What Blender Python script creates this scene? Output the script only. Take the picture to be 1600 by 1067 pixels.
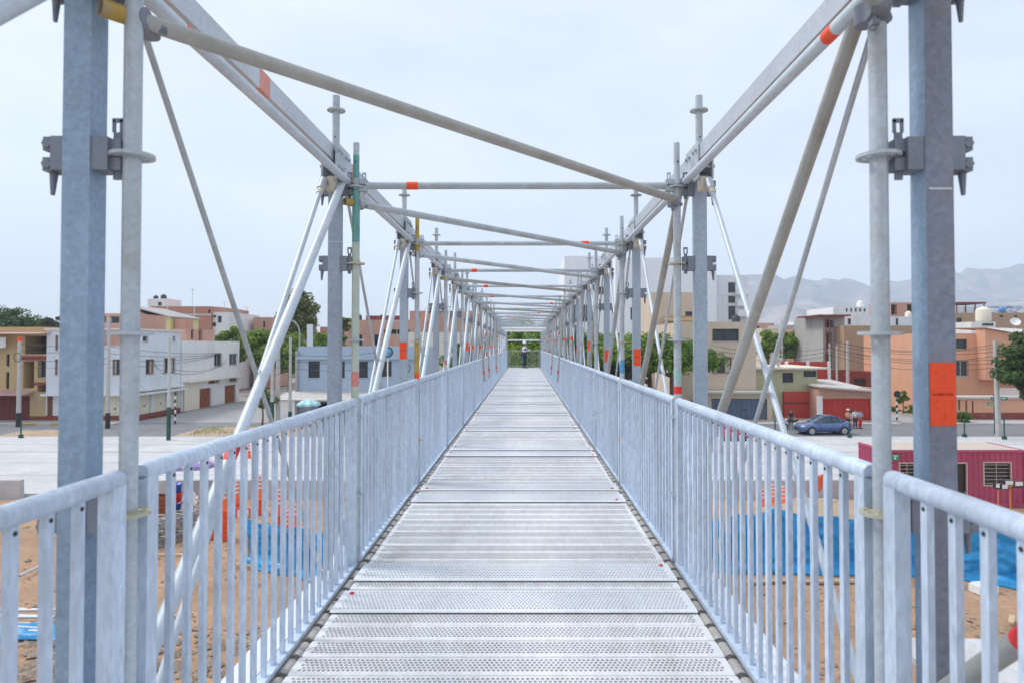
import bpy, math, random
import numpy as np
from mathutils import Vector, Matrix, noise
R = math.radians
random.seed(7)
for o in list(bpy.data.objects): bpy.data.objects.remove(o)
S = bpy.context.scene
COL = S.collection
# ------------------------------------------------------------------ camera
CX, H, F = 0.057, 7.0, 1066.0          # camera x, eye height, focal length in photo pixels
cam = bpy.data.cameras.new('camera'); co = bpy.data.objects.new('camera', cam); COL.objects.link(co)
co.location = (CX, 0, H); co.rotation_euler = (R(91.2), 0, 0)
cam.sensor_width = 36; cam.lens = 36 * F / 1600
cam.shift_x = -20 / 1600; cam.shift_y = (5.5 - F * math.tan(R(1.2))) / 1600
cam.clip_start = .05; cam.clip_end = 12000
cam.dof.use_dof = True; cam.dof.focus_distance = 6.0; cam.dof.aperture_fstop = 3.2
S.camera = co
S.render.resolution_x = 1024; S.render.resolution_y = 682
# ------------------------------------------------------------------ sky and sun (bright overcast)
SUN_EL, SUN_AZ = 54, -76              # azimuth measured from +Y towards +X (light from behind left)
W = bpy.data.worlds.new('World'); S.world = W; W.use_nodes = True
nt = W.node_tree; nt.nodes.clear()
def N(t, typ, **kw):
    n = t.nodes.new(typ)
    for k, v in kw.items(): setattr(n, k, v)
    return n
sky = N(nt, 'ShaderNodeTexSky', sky_type='NISHITA'); sky.sun_disc = False
sky.sun_elevation = R(SUN_EL); sky.sun_rotation = R(SUN_AZ)
sky.dust_density = 2.5; sky.air_density = 1.0; sky.ozone_density = 1.5
tc = N(nt, 'ShaderNodeTexCoord'); mp = N(nt, 'ShaderNodeMapping'); mp.inputs['Scale'].default_value = (1.2, 1.2, 3.5)
nz = N(nt, 'ShaderNodeTexNoise'); nz.inputs['Scale'].default_value = 1.6; nz.inputs['Detail'].default_value = 5; nz.inputs['Roughness'].default_value = .55
rp = N(nt, 'ShaderNodeValToRGB'); rp.color_ramp.elements[0].position = .3; rp.color_ramp.elements[1].position = .72
rp.color_ramp.elements[0].color = (.6,) * 3 + (1,); rp.color_ramp.elements[1].color = (.95,) * 3 + (1,)
mx = N(nt, 'ShaderNodeMixRGB'); mx.inputs[2].default_value = (6.85, 7.4, 8.15, 1)
bg = N(nt, 'ShaderNodeBackground'); bg.inputs['Strength'].default_value = .1
wo = N(nt, 'ShaderNodeOutputWorld')
nt.links.new(tc.outputs['Generated'], mp.inputs['Vector']); nt.links.new(mp.outputs[0], nz.inputs['Vector'])
nt.links.new(nz.outputs[0], rp.inputs[0]); nt.links.new(rp.outputs[0], mx.inputs[0])
nt.links.new(sky.outputs[0], mx.inputs[1]); nt.links.new(mx.outputs[0], bg.inputs[0]); nt.links.new(bg.outputs[0], wo.inputs[0])
sl = bpy.data.lights.new('sun', 'SUN'); sl.energy = 1.5; sl.angle = R(14); sl.color = (1, .96, .9)
so = bpy.data.objects.new('sun', sl); COL.objects.link(so)
sd = Vector((math.sin(R(SUN_AZ)) * math.cos(R(SUN_EL)), math.cos(R(SUN_AZ)) * math.cos(R(SUN_EL)), math.sin(R(SUN_EL))))
so.rotation_euler = sd.to_track_quat('Z', 'Y').to_euler(); so.location = (0, 0, 60)
S.view_settings.view_transform = 'Standard'; S.view_settings.look = 'None'
S.view_settings.exposure = 0.6; S.view_settings.gamma = 1
S.render.engine = 'CYCLES'
S.cycles.max_bounces = 8; S.cycles.transparent_max_bounces = 8; S.cycles.volume_bounces = 1

# ------------------------------------------------------------------ materials
MATS = {}
def mat(name, col, rough=.6, metal=0., var=.12, scale=2., bump=0., fine=.0, spangle=0., rnd=0., trans=0., stain=None, stain_amt=.5, stain_scale=1., coat=0., stretch=None):
    if name in MATS: return MATS[name]
    m = bpy.data.materials.new(name); m.use_nodes = True; t = m.node_tree; L = t.links
    b = t.nodes['Principled BSDF']; b.inputs['Roughness'].default_value = rough; b.inputs['Metallic'].default_value = metal
    if coat: b.inputs['Coat Weight'].default_value = coat
    g = N(t, 'ShaderNodeNewGeometry')
    vec = g.outputs['Position']
    if stretch:
        mpp = N(t, 'ShaderNodeMapping'); mpp.inputs['Scale'].default_value = stretch
        L.new(vec, mpp.inputs['Vector']); vec = mpp.outputs[0]
    n1 = N(t, 'ShaderNodeTexNoise'); n1.inputs['Scale'].default_value = scale; n1.inputs['Detail'].default_value = 6; n1.inputs['Roughness'].default_value = .6
    L.new(vec, n1.inputs['Vector'])
    mr = N(t, 'ShaderNodeMapRange'); mr.inputs[1].default_value = .25; mr.inputs[2].default_value = .75
    mr.inputs[3].default_value = 1 - var; mr.inputs[4].default_value = 1 + var
    L.new(n1.outputs[0], mr.inputs[0])
    val = mr.outputs[0]
    def mul(a, bb):
        k = N(t, 'ShaderNodeMath', operation='MULTIPLY'); L.new(a, k.inputs[0]); L.new(bb, k.inputs[1]); return k.outputs[0]
    if fine:
        n2 = N(t, 'ShaderNodeTexNoise'); n2.inputs['Scale'].default_value = scale * 14; n2.inputs['Detail'].default_value = 4
        L.new(vec, n2.inputs['Vector'])
        m2 = N(t, 'ShaderNodeMapRange'); m2.inputs[1].default_value = .25; m2.inputs[2].default_value = .75; m2.inputs[3].default_value = 1 - fine; m2.inputs[4].default_value = 1 + fine
        L.new(n2.outputs[0], m2.inputs[0]); val = mul(val, m2.outputs[0])
    if spangle:
        v = N(t, 'ShaderNodeTexVoronoi'); v.inputs['Scale'].default_value = 70; L.new(vec, v.inputs['Vector'])
        s = N(t, 'ShaderNodeSeparateColor'); L.new(v.outputs['Color'], s.inputs[0])
        m3 = N(t, 'ShaderNodeMapRange'); m3.inputs[3].default_value = 1 - spangle; m3.inputs[4].default_value = 1 + spangle
        L.new(s.outputs[0], m3.inputs[0]); val = mul(val, m3.outputs[0])
    if rnd:
        oi = N(t, 'ShaderNodeObjectInfo'); m4 = N(t, 'ShaderNodeMapRange'); m4.inputs[3].default_value = 1 - rnd; m4.inputs[4].default_value = 1 + rnd
        L.new(oi.outputs['Random'], m4.inputs[0]); val = mul(val, m4.outputs[0])
    vm = N(t, 'ShaderNodeVectorMath', operation='SCALE'); vm.inputs[0].default_value = col; L.new(val, vm.inputs['Scale'])
    out = vm.outputs[0]
    if stain:
        n3 = N(t, 'ShaderNodeTexNoise'); n3.inputs['Scale'].default_value = stain_scale; n3.inputs['Detail'].default_value = 8; n3.inputs['Roughness'].default_value = .7
        L.new(vec, n3.inputs['Vector'])
        r3 = N(t, 'ShaderNodeMapRange'); r3.inputs[1].default_value = .52; r3.inputs[2].default_value = .72; r3.inputs[3].default_value = 0; r3.inputs[4].default_value = stain_amt
        L.new(n3.outputs[0], r3.inputs[0])
        mm = N(t, 'ShaderNodeMixRGB'); mm.inputs[2].default_value = (*stain, 1); L.new(r3.outputs[0], mm.inputs[0]); L.new(out, mm.inputs[1]); out = mm.outputs[0]
    L.new(out, b.inputs['Base Color'])
    if bump:
        n4 = N(t, 'ShaderNodeTexNoise'); n4.inputs['Scale'].default_value = scale * 8; n4.inputs['Detail'].default_value = 6
        L.new(vec, n4.inputs['Vector'])
        bp = N(t, 'ShaderNodeBump'); bp.inputs['Strength'].default_value = bump; bp.inputs['Distance'].default_value = .02
        L.new(n4.outputs[0], bp.inputs['Height']); L.new(bp.outputs[0], b.inputs['Normal'])
    if trans:
        tr = N(t, 'ShaderNodeBsdfTranslucent'); L.new(out, tr.inputs['Color'])
        ms = N(t, 'ShaderNodeMixShader'); ms.inputs[0].default_value = trans
        L.new(b.outputs[0], ms.inputs[1]); L.new(tr.outputs[0], ms.inputs[2]); L.new(ms.outputs[0], t.nodes['Material Output'].inputs['Surface'])
    MATS[name] = m
    return m
GALV = mat('galvanised_post', (.285, .39, .51), .5, .2, .2, 3, .05, .09, .09, .05, stain=(.20, .25, .32), stain_amt=.75, stain_scale=6)
GALVD = mat('shaded_stained_post', (.225, .25, .31), .55, .15, .22, 3, .05, .1, .1, 0, stain=(.27, .24, .22), stain_amt=.7, stain_scale=5)  # darker post tone: face shade put into the colour, with brown-grey stains
TUBE = mat('galvanised_tube', (.46, .51, .55), .5, .25, .16, 4, .04, .09, .05, .08, stain=(.34, .335, .28), stain_amt=.8, stain_scale=4.5)
TUBED = mat('weathered_tube', (.385, .39, .365), .5, .2, .16, 5, .05, .08, .0, .1, stain=(.26, .25, .20), stain_amt=.6, stain_scale=7)
TUBEB = mat('new_bright_tube', (.54, .60, .66), .5, .2, .12, 4, .03, .05, .05, .06)
CAST = mat('cast_steel', (.22, .245, .29), .55, .3, .15, 12, .1, .1)
PAINT = mat('panel_paint', (.55, .645, .77), .45, .12, .16, 4, .08, .14, .08, .08, stain=(.36, .42, .49), stain_amt=.65, stain_scale=7, stretch=(1, 1, .35))
WHITEB = mat('white_beam_paint', (.72, .75, .80), .5, 0, .08, 3)
DECK = mat('perforated_steel', (.76, .765, .78), .5, .1, .12, 1.6, .06, .08, .0, .09, stain=(.50, .46, .40), stain_amt=.3, stain_scale=3.0, stretch=(1.3, .35, 1))
COVER = mat('cover_steel', (.78, .80, .83), .45, .1, .08, 2, .04, .05, .0, .05, stain=(.56, .53, .48), stain_amt=.3, stain_scale=3, stretch=(1.3, .5, 1))
CREAM = mat('cream_casting', (.62, .57, .47), .6, 0, .15, 20)
ORANGE = mat('orange_tape', (.92, .085, .018), .5, 0, .08, 20)
REDP = mat('red_paint', (.78, .035, .03), .5, 0, .1, 10)
GREENP = mat('green_paint', (.12, .33, .30), .5, 0, .2, 12, stain=(.36, .43, .41), stain_amt=.85, stain_scale=14)
PALEG = mat('pale_green_tube', (.47, .54, .46), .5, .1, .12, 8)
YELP = mat('yellow_paint', (.46, .31, .06), .5, 0, .2, 10, stain=(.33, .30, .22), stain_amt=.8, stain_scale=16)
DARK = mat('dark_rubber', (.03, .03, .035), .6, 0, .2, 8)
INK = mat('sticker_print', (.38, .04, .02), .7, 0, 0, 1)
GLASS = mat('window_glass', (.035, .045, .055), .12, 0, .3, .8)
WHITE = mat('white_plastic', (.8, .8, .8), .4, 0, .05, 5)

# ------------------------------------------------------------------ mesh helpers
class MB:
    def __init__(s): s.v = []; s.f = []; s.sm = []
    def add(s, vs, fs, smooth=False):
        n = len(s.v); s.v += [tuple(v) for v in vs]; s.f += [tuple(i + n for i in f) for f in fs]; s.sm += [smooth] * len(fs); return s
    def box(s, c, d, rz=0, rx=0, ry=0):
        x, y, z = d[0] / 2, d[1] / 2, d[2] / 2
        vs = [Vector((a * x, b * y, e * z)) for a in (-1, 1) for b in (-1, 1) for e in (-1, 1)]
        if rz or rx or ry:
            M = Matrix.Rotation(rz, 3, 'Z') @ Matrix.Rotation(ry, 3, 'Y') @ Matrix.Rotation(rx, 3, 'X'); vs = [M @ v for v in vs]
        c = Vector(c)
        return s.add([v + c for v in vs], [(0, 1, 3, 2), (4, 6, 7, 5), (0, 4, 5, 1), (2, 3, 7, 6), (0, 2, 6, 4), (1, 5, 7, 3)])
    def bb(s, x0, x1, y0, y1, z0, z1): return s.box(((x0 + x1) / 2, (y0 + y1) / 2, (z0 + z1) / 2), (x1 - x0, y1 - y0, z1 - z0))
    def cyl(s, a, b, r, n=12, r2=None, cap=True, hollow=False):
        a, b = Vector(a), Vector(b); r2 = r if r2 is None else r2
        q = (b - a).to_track_quat('Z', 'Y'); vs = []
        for p, rr in ((a, r), (b, r2)):
            for i in range(n):
                t = 2 * math.pi * i / n; vs.append(p + q @ Vector((rr * math.cos(t), rr * math.sin(t), 0)))
        s.add(vs, [(i, (i + 1) % n, n + (i + 1) % n, n + i) for i in range(n)], True)
        if hollow:
            k = len(s.v); vv = []
            for p, rr in ((a, r * .86), (b, r2 * .86)):
                for i in range(n):
                    t = 2 * math.pi * i / n; vv.append(p + q @ Vector((rr * math.cos(t), rr * math.sin(t), 0)))
            s.add(vs + vv, [(2 * n + (i + 1) % n, 2 * n + i, 3 * n + i, 3 * n + (i + 1) % n) for i in range(n)] + [((i + 1) % n, i, 2 * n + i, 2 * n + (i + 1) % n) for i in range(n)] + [(n + i, n + (i + 1) % n, 3 * n + (i + 1) % n, 3 * n + i) for i in range(n)])
        elif cap: s.add(vs, [tuple(range(n - 1, -1, -1)), tuple(range(n, 2 * n))])
        return s
    def path(s, pts, r, n=6, rs=None):
        pts = [Vector(p) for p in pts]; vs = []
        for i, p in enumerate(pts):
            d = pts[min(i + 1, len(pts) - 1)] - pts[max(i - 1, 0)]; q = d.to_track_quat('Z', 'Y'); rr = rs[i] if rs else r
            for k in range(n):
                t = 2 * math.pi * k / n; vs.append(p + q @ Vector((rr * math.cos(t), rr * math.sin(t), 0)))
        fs = [(i * n + k, i * n + (k + 1) % n, (i + 1) * n + (k + 1) % n, (i + 1) * n + k) for i in range(len(pts) - 1) for k in range(n)]
        s.add(vs, fs, True); m = len(pts) - 1
        return s.add(vs, [tuple(range(n - 1, -1, -1)), tuple(m * n + k for k in range(n))])
    def lathe(s, prof, n=16, c=(0, 0, 0)):
        vs = [(c[0] + r * math.cos(2 * math.pi * i / n), c[1] + r * math.sin(2 * math.pi * i / n), c[2] + z) for r, z in prof for i in range(n)]
        return s.add(vs, [(j * n + i, j * n + (i + 1) % n, (j + 1) * n + (i + 1) % n, (j + 1) * n + i) for j in range(len(prof) - 1) for i in range(n)], True)
    def prism(s, poly, axis, a, b):
        n = len(poly)
        def P(p, t): return (t, p[0], p[1]) if axis == 'x' else ((p[0], t, p[1]) if axis == 'y' else (p[0], p[1], t))
        vs = [P(p, a) for p in poly] + [P(p, b) for p in poly]
        return s.add(vs, [tuple(range(n))[::-1], tuple(range(n, 2 * n))] + [(i, (i + 1) % n, n + (i + 1) % n, n + i) for i in range(n)])
    def mesh(s, name, m):
        me = bpy.data.meshes.new(name); me.from_pydata(s.v, [], s.f)
        me.polygons.foreach_set('use_smooth', s.sm); me.materials.append(m); me.validate(); me.update(); return me
def link(name, me, parent=None, loc=(0, 0, 0), rz=0, kind=None, label=None, cat=None, group=None):
    o = bpy.data.objects.new(name, me); COL.objects.link(o); o.location = loc; o.rotation_euler = (0, 0, rz)
    if parent: o.parent = parent
    if kind: o['kind'] = kind
    if label: o['label'] = label
    if cat: o['category'] = cat
    if group: o['group'] = group
    return o
def obj(name, mb, m, parent=None, **k): return link(name, mb.mesh(name, m), parent, **k)
def thing(name, label, cat, loc=(0, 0, 0), rz=0, group=None): return link(name, None, None, loc, rz, None, label, cat, group)
def copy_tree(o, parent=None):
    c = o.copy(); COL.objects.link(c); c.parent = parent
    for ch in list(o.children): copy_tree(ch, c)
    return c
def PX(px, d): return CX + (px - 820) / F * d
def PZ(py, d): return H - (py - 539) / F * d
def PT(px, py, d): return Vector((PX(px, d), d, PZ(py, d)))

# ------------------------------------------------------------------ ground
CONC = mat('road_concrete', (.53, .53, .545), .85, 0, .14, .35, .1, .1, stain=(.41, .40, .385), stain_amt=.6, stain_scale=.25)
ASPH = mat('asphalt', (.20, .20, .215), .9, 0, .15, .6, .15, .1, stain=(.30, .29, .28), stain_amt=.6, stain_scale=.12)
SOIL = mat('site_soil', (.38, .24, .15), .95, 0, .28, .5, .6, .2, stain=(.49, .34, .23), stain_amt=.8, stain_scale=.35)
PAVE = mat('pavement', (.44, .42, .40), .9, 0, .14, .5, .1, .08)
TERR = mat('city_ground', (.34, .30, .27), .95, 0, .2, .05)
def sheet(name, x0, x1, y0, y1, z, m, **k): return obj(name, MB().add([(x0, y0, z), (x1, y0, z), (x1, y1, z), (x0, y1, z)], [(0, 1, 2, 3)]), m, kind='structure', **k)
sheet('ground', -3300, 3300, -400, 3300, -.12, TERR)
mb = MB(); nx, ny = 150, 90
X = np.linspace(-45, 45, nx); Y = np.linspace(-12, 31.2, ny)
for y in Y:
    for x in X:
        a = noise.noise(Vector((x * .35, y * .35, 0))) * .10 + noise.noise(Vector((x * 1.3, y * 1.3, 5))) * .05
        e = min(1, max(0, (31 - y) / 4)); mb.v.append((x, y, a * e - .02))
for j in range(ny - 1):
    for i in range(nx - 1):
        k = j * nx + i; mb.f.append((k, k + 1, k + nx + 1, k + nx)); mb.sm.append(True)
obj('building_site_ground', mb, SOIL, kind='structure')
rd = obj('concrete_road', MB().bb(-120, 120, 31.9, 51.8, -.1, .10), CONC, kind='structure')
JN = mat('joint_line', (.36, .35, .34), .9, 0, .15, .4)
for yy in (36.4, 40.2, 44.2, 47.6):
    obj('lane_joint', MB().bb(-120, 120, yy, yy + (.12 if yy != 44.2 else .3), .10, .104), JN, rd)
st = sheet('street', -120, 120, 51.8, 62.0, .0, ASPH)
sheet('side_street', -35.6, -22.5, 62.0, 260, .004, mat('worn_asphalt', (.36, .35, .345), .9, 0, .12, .4, .1, .08))
sheet('side_street_right', 33.4, 37.2, 62.0, 260, .004, mat('worn_asphalt', (.36, .35, .345)))
KERB = mat('kerb_concrete', (.5, .49, .47), .9, 0, .12, 1)
for x0, x1, y0 in ((-120, -36, 59.9), (-22.5, 33.2, 59.9), (37.4, 120, 60.2)):
    obj('pavement', MB().bb(x0, x1, y0 + .15, 66, -.1, .13), PAVE, kind='structure')
    kb = obj('kerb', MB().bb(x0, x1, y0, y0 + .15, -.1, .14), KERB, kind='structure')
    if x0 == -120:
        for a, b in ((-44.5, -42.8), (-41.5, -40)): obj('yellow_marking', MB().bb(a, b, y0 - .01, y0 + .16, .02, .146), YELP, kb)
DIRT = mat('loose_dirt', (.43, .32, .23), .95, 0, .2, 1, .4, .15)
mb = MB(); n = 26
def mound(name, x0, x1, y0, y1, h, z0, m, **k):
    b = MB(); n = 22
    for j in range(n):
        for i in range(n):
            u, v = i / (n - 1), j / (n - 1); x = x0 + (x1 - x0) * u; y = y0 + (y1 - y0) * v
            e = max(0, (1 - (2 * u - 1) ** 2) * (1 - (2 * v - 1) ** 2)) ** .7
            b.v.append((x, y, z0 - .05 + h * e * (1 + .5 * noise.noise(Vector((x * 1.1, y * 1.1, 3))))))
    for j in range(n - 1):
        for i in range(n - 1): q = j * n + i; b.f.append((q, q + 1, q + n + 1, q + n)); b.sm.append(True)
    return obj(name, b, m, **k)
mound('dirt_verge', -27.5, -17, 52.2, 58.5, .35, 0, DIRT, kind='structure')
mound('dirt_verge', -41, -34.5, 52.0, 56, .3, 0, DIRT, kind='structure')
mound('sand_mound', 10, 16, 26.5, 30.8, .5, 0, DIRT, kind='structure')

# ------------------------------------------------------------------ hills
HILL = mat('arid_hill', (.27, .26, .275), .95, 0, .25, .012, .0, .25, stain=(.50, .45, .41), stain_amt=.8, stain_scale=.006)
def hill(name, prof, d0, d1, amp, seed):
    """ridge: prof = (bearing px, ridge py) at distance d1, foot at distance d0 and behind"""
    b = MB(); n = 120; rows = 26; p0, p1 = prof[0][0], prof[-1][0]; pxs = np.linspace(p0, p1, n)
    rid = np.interp(pxs, [p[0] for p in prof], [p[1] for p in prof])
    rid = rid + np.array([2.5 * noise.noise(Vector((p * .021, seed, 0))) + 2.0 * noise.noise(Vector((p * .11, seed, 3))) for p in pxs])
    for j in range(rows):
        t = j / (rows - 1); d = d0 + (d1 - d0) * t
        s = math.sin(min(1, t / .6) * math.pi / 2) if t < .6 else math.cos((t - .6) / .4 * math.pi / 2)
        for i in range(n):
            dr = d0 + (d1 - d0) * .6; x = PX(pxs[i], dr); hz = PZ(rid[i], dr)
            k = noise.noise(Vector((x * .006, d * .006, seed))) * .5 + noise.noise(Vector((x * .02, d * .02, seed))) * .25 + abs(noise.noise(Vector((x * .011, d * .004, seed + 4)))) * .6
            b.v.append((x, d, max(-5, hz * s * (1 + (k - .15) * amp * (1 - abs(2 * s - 1) * .3 if s < .97 else .12)))))
    for j in range(rows - 1):
        for i in range(n - 1): q = j * n + i; b.f.append((q, q + 1, q + n + 1, q + n)); b.sm.append(True)
    return obj(name, b, HILL, kind='structure')
hill('far_hills', [(900, 520), (1050, 470), (1120, 445), (1165, 432), (1195, 434), (1235, 446), (1262, 441), (1292, 437), (1320, 447), (1350, 456), (1395, 445), (1425, 437), (1480, 436), (1512, 428), (1545, 424), (1582, 414), (1610, 420), (1700, 425), (1900, 470), (2100, 500)], 2000, 3200, .5, 1)
hill('near_hills', [(1020, 530), (1100, 500), (1160, 462), (1210, 470), (1250, 482), (1330, 492), (1420, 478), (1500, 486), (1600, 470), (1800, 500), (1950, 525)], 1100, 1900, .6, 9)

# ------------------------------------------------------------------ the footbridge
DK = H - 1.48
BAY = 2.66
def zn(n): return 2.0 + BAY * (n - 1)
NB = 17
bridge = thing('footbridge', 'long straight scaffold footbridge with perforated deck, pale blue railings and overhead tubes', 'footbridge', (0, 0, 0))
def hh(h): return H + h
def perforated(w, d, rows, cols, hr, mx_, my, skirt, lip=0):
    """steel plank, w along x, d along y, real holes; top at z=0"""
    b = MB(); x0, y0 = -w / 2 + mx_, -d / 2 + my; cw, cd = (w - 2 * mx_) / cols, (d - 2 * my) / rows
    ang = [math.pi / 8 * (2 * k + 1) for k in range(8)]
    for j in range(rows):
        off = cw / 4 * (1 if j % 2 else -1); ya_, yb_ = y0 + j * cd, y0 + (j + 1) * cd
        b.add([(-w / 2, ya_, 0), (x0 + off, ya_, 0), (x0 + off, yb_, 0), (-w / 2, yb_, 0)], [(0, 1, 2, 3)]); b.add([(-x0 + off, ya_, 0), (w / 2, ya_, 0), (w / 2, yb_, 0), (-x0 + off, yb_, 0)], [(0, 1, 2, 3)])
        for i in range(cols):
            cx, cy = x0 + off + (i + .5) * cw, y0 + (j + .5) * cd; hx = hr; hy = hr * 1.2
            o = [(cx + cw / 2, cy), (cx + cw / 2, cy + cd / 2), (cx, cy + cd / 2), (cx - cw / 2, cy + cd / 2), (cx - cw / 2, cy), (cx - cw / 2, cy - cd / 2), (cx, cy - cd / 2), (cx + cw / 2, cy - cd / 2)]
            ins = [(cx + hx * math.cos(math.pi / 4 * k), cy + hy * math.sin(math.pi / 4 * k)) for k in range(8)]
            b.add([(p[0], p[1], 0) for p in o] + [(p[0], p[1], 0) for p in ins] + [(p[0], p[1], -.036) for p in ins],
                  [(k, (k + 1) % 8, 8 + (k + 1) % 8, 8 + k) for k in range(8)] + [(8 + k, 8 + (k + 1) % 8, 16 + (k + 1) % 8, 16 + k) for k in range(8)])
    xa, xb, ya, yb = -w / 2, w / 2, -d / 2, d / 2; xi, xj, yi, yj = x0, -x0, y0, -y0; c = .004
    b.add([(xa, ya + c, -c), (xb, ya + c, -c), (xb, yi, 0), (xa, yi, 0)], [(0, 1, 2, 3)]); b.add([(xa, yj, 0), (xb, yj, 0), (xb, yb - c, -c), (xa, yb - c, -c)], [(0, 1, 2, 3)])
    b.add([(xa, ya, -c * 2), (xb, ya, -c * 2), (xb, ya + c, -c), (xa, ya + c, -c)], [(0, 1, 2, 3)]); b.add([(xa, ya + lip, -skirt), (xb, ya + lip, -skirt), (xb, ya, -c * 2), (xa, ya, -c * 2)], [(0, 1, 2, 3)]); b.add([(xa, yb - c, -c), (xb, yb - c, -c), (xb, yb, -skirt), (xa, yb, -skirt)], [(0, 1, 2, 3)])
    b.add([(xa, ya, -skirt), (xa, ya, -c), (xa, yb, -c), (xa, yb, -skirt)], [(0, 1, 2, 3)]); b.add([(xb, ya, -skirt), (xb, yb, -skirt), (xb, yb, -c), (xb, ya, -c)], [(0, 1, 2, 3)])
    return b
PITCH = .182
pl = perforated(2.02, PITCH - .008, 5, 88, .0090, .035, .024, .05, .005)
for sgn in (-1, 1):                                 # hooks that grip the edge tube
    n = 6
    for yo in (0,):
        vs = []
        for y in (-.068, .068):
            for k in range(n + 1):
                t = R(15 + 150 * k / n); vs.append((sgn * (1.045 - .036 * math.cos(t) * 1), y, -.036 + .036 * math.sin(t)))
        pl.add(vs, [(k, k + 1, n + 2 + k, n + 1 + k) for k in range(n)], True)
        pl.add(vs, [tuple(range(n + 1)), tuple(range(n + 1, 2 * n + 2))])
plm = pl.mesh('deck_plank', DECK); plm.materials.append(mat('hook_steel', (.40, .38, .355), .6, .1, .25, 9, .1, .15, 0, .15))
for f_ in plm.polygons:
    if abs(f_.center.x) > 1.0105: f_.material_index = 1
y = -1.9; i = 0
while y < 45.1:
    link('deck_plank', plm, bridge, (random.uniform(-.003, .003), y, DK - random.uniform(0, .003))); y += PITCH
cv = perforated(2.03, .34, 9, 88, .0080, .04, .03, .014, .012)
cvm = cv.mesh('cover_plate', COVER)
cap = MB().lathe([(.0, .010), (.010, .009), (.013, .004), (.014, 0)], 10).mesh('bolt_cap', REDP)
for n in range(1, 18):
    for off in (-.70, -.19):
        c = link('cover_plate', cvm, bridge, (random.uniform(-.004, .004), zn(n) + off, DK + .015)); c.rotation_euler = (R(-.5), 0, 0)
        for sx in (-1, 1):
            if random.random() < .8: link('bolt_cap', cap, c, (sx * random.uniform(.93, .97), random.choice((-.12, .1)), .001))
# edge tubes, bottom chords, cross beams
ETB = mat('edge_tube_steel', (.10, .10, .10), .6, .2, .25, 6, .1, .1)
em = MB().cyl((0, -.02, 0), (0, BAY + .02, 0), .026, 14).mesh('edge_tube', ETB)
cm_ = MB().bb(-.07, .07, 0, BAY - .004, -.07, 0).mesh('bottom_chord', WHITEB)
xm = MB().bb(-1.18, 1.18, -.03, .03, -.20, -.08).mesh('cross_beam', GALV)
for b in range(NB):
    for s in (-1, 1):
        link('edge_tube', em, bridge, (s * 1.045, zn(b), DK - .036))
        link('bottom_chord', cm_, bridge, (s * 1.24, zn(b), DK - .03))
    link('cross_beam', xm, bridge, (0, zn(b), DK))
link('cross_beam', xm, bridge, (0, zn(NB), DK))
# guard rail panels
NBAL = 20
def panel_meshes():
    y0, y1 = .055, BAY - .055; zt = 1.10
    hr = MB(); pts = [(0, y0, zt - .05), (0, y0 + .012, zt - .012), (0, y0 + .04, zt)] + [(0, y1 - .04, zt), (0, y1 - .012, zt - .012), (0, y1, zt - .05)]
    hr.path([(0, y0, zt), (0, y0 + .01, zt), (0, y1 - .01, zt), (0, y1, zt)], .03, 16, [.022, .0275, .0275, .022])
    fr = MB()
    for yy in (y0 + .03, y1 - .03): fr.bb(-.022, .022, yy - .03, yy + .03, .02, zt - .012)
    fr.bb(-.028, .028, y0, y1, .0, .022)
    fr.bb(-.003, .003, y0, y1, -.05, .0)
    bal = MB().bb(-.0095, .0095, -.014, .014, .022, zt - .02)
    ys = [y0 + .06 + (y1 - y0 - .12) * (k + 1) / (NBAL + 1) for k in range(NBAL)]
    far = MB()
    for yy in ys: far.bb(-.0095, .0095, yy - .014, yy + .014, .022, zt - .02)
    bolt = MB()
    for yy in ys: bolt.cyl((-.012, yy, zt - .042), (.012, yy, zt - .042), .006, 6)
    return hr.mesh('handrail', PAINT), fr.mesh('guardrail_panel', PAINT), bal.mesh('baluster', PAINT), far.mesh('baluster_row', PAINT), bolt.mesh('rivet_row', DARK), ys
HRm, FRm, BALm, FARm, BOLm, BYS = panel_meshes()
for b in range(NB):
    for s in (-1, 1):
        p = link('guardrail_panel', FRm, bridge, (s * 1.095, zn(b), DK))
        link('handrail', HRm, p)
        if b <= 7:
            for yy in BYS: link('baluster', BALm, p, (0, yy, 0))
        else: link('baluster_row', FARm, p, kind='stuff')
        if b < 4: link('rivet_row', BOLm, p, kind='stuff')
# rosette with eight slots
def rosette():
    b = MB(); r = [.024, .034, .05, .062]; n = 32; h = .005
    for (a, c) in ((0, 1), (2, 3)):
        vs = [(r[q] * math.cos(2 * math.pi * i / n), r[q] * math.sin(2 * math.pi * i / n), z) for z in (-h, h) for q in (a, c) for i in range(n)]
        b.add(vs, [(2 * n + i, 3 * n + i, 3 * n + (i + 1) % n, 2 * n + (i + 1) % n) for i in range(n)] + [((i + 1) % n, n + (i + 1) % n, n + i, i) for i in range(n)] + [(n + i, n + (i + 1) % n, 3 * n + (i + 1) % n, 3 * n + i) for i in range(n)] + [(i, 2 * n + i, 2 * n + (i + 1) % n, (i + 1) % n) for i in range(n)])
    for k in range(8):
        t = 2 * math.pi * (k + .5) / 8; b.box((.042 * math.cos(t), .042 * math.sin(t), 0), (.02, .012, 2 * h - .001), rz=t)
    b.cyl((0, 0, -.012), (0, 0, .012), .027, 16)
    return b
ROSm = rosette().mesh('rosette', TUBE); ROSY = rosette().mesh('rosette', mat('yellowed_rosette', (.50, .48, .37), .5, .2, .15, 10))
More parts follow.
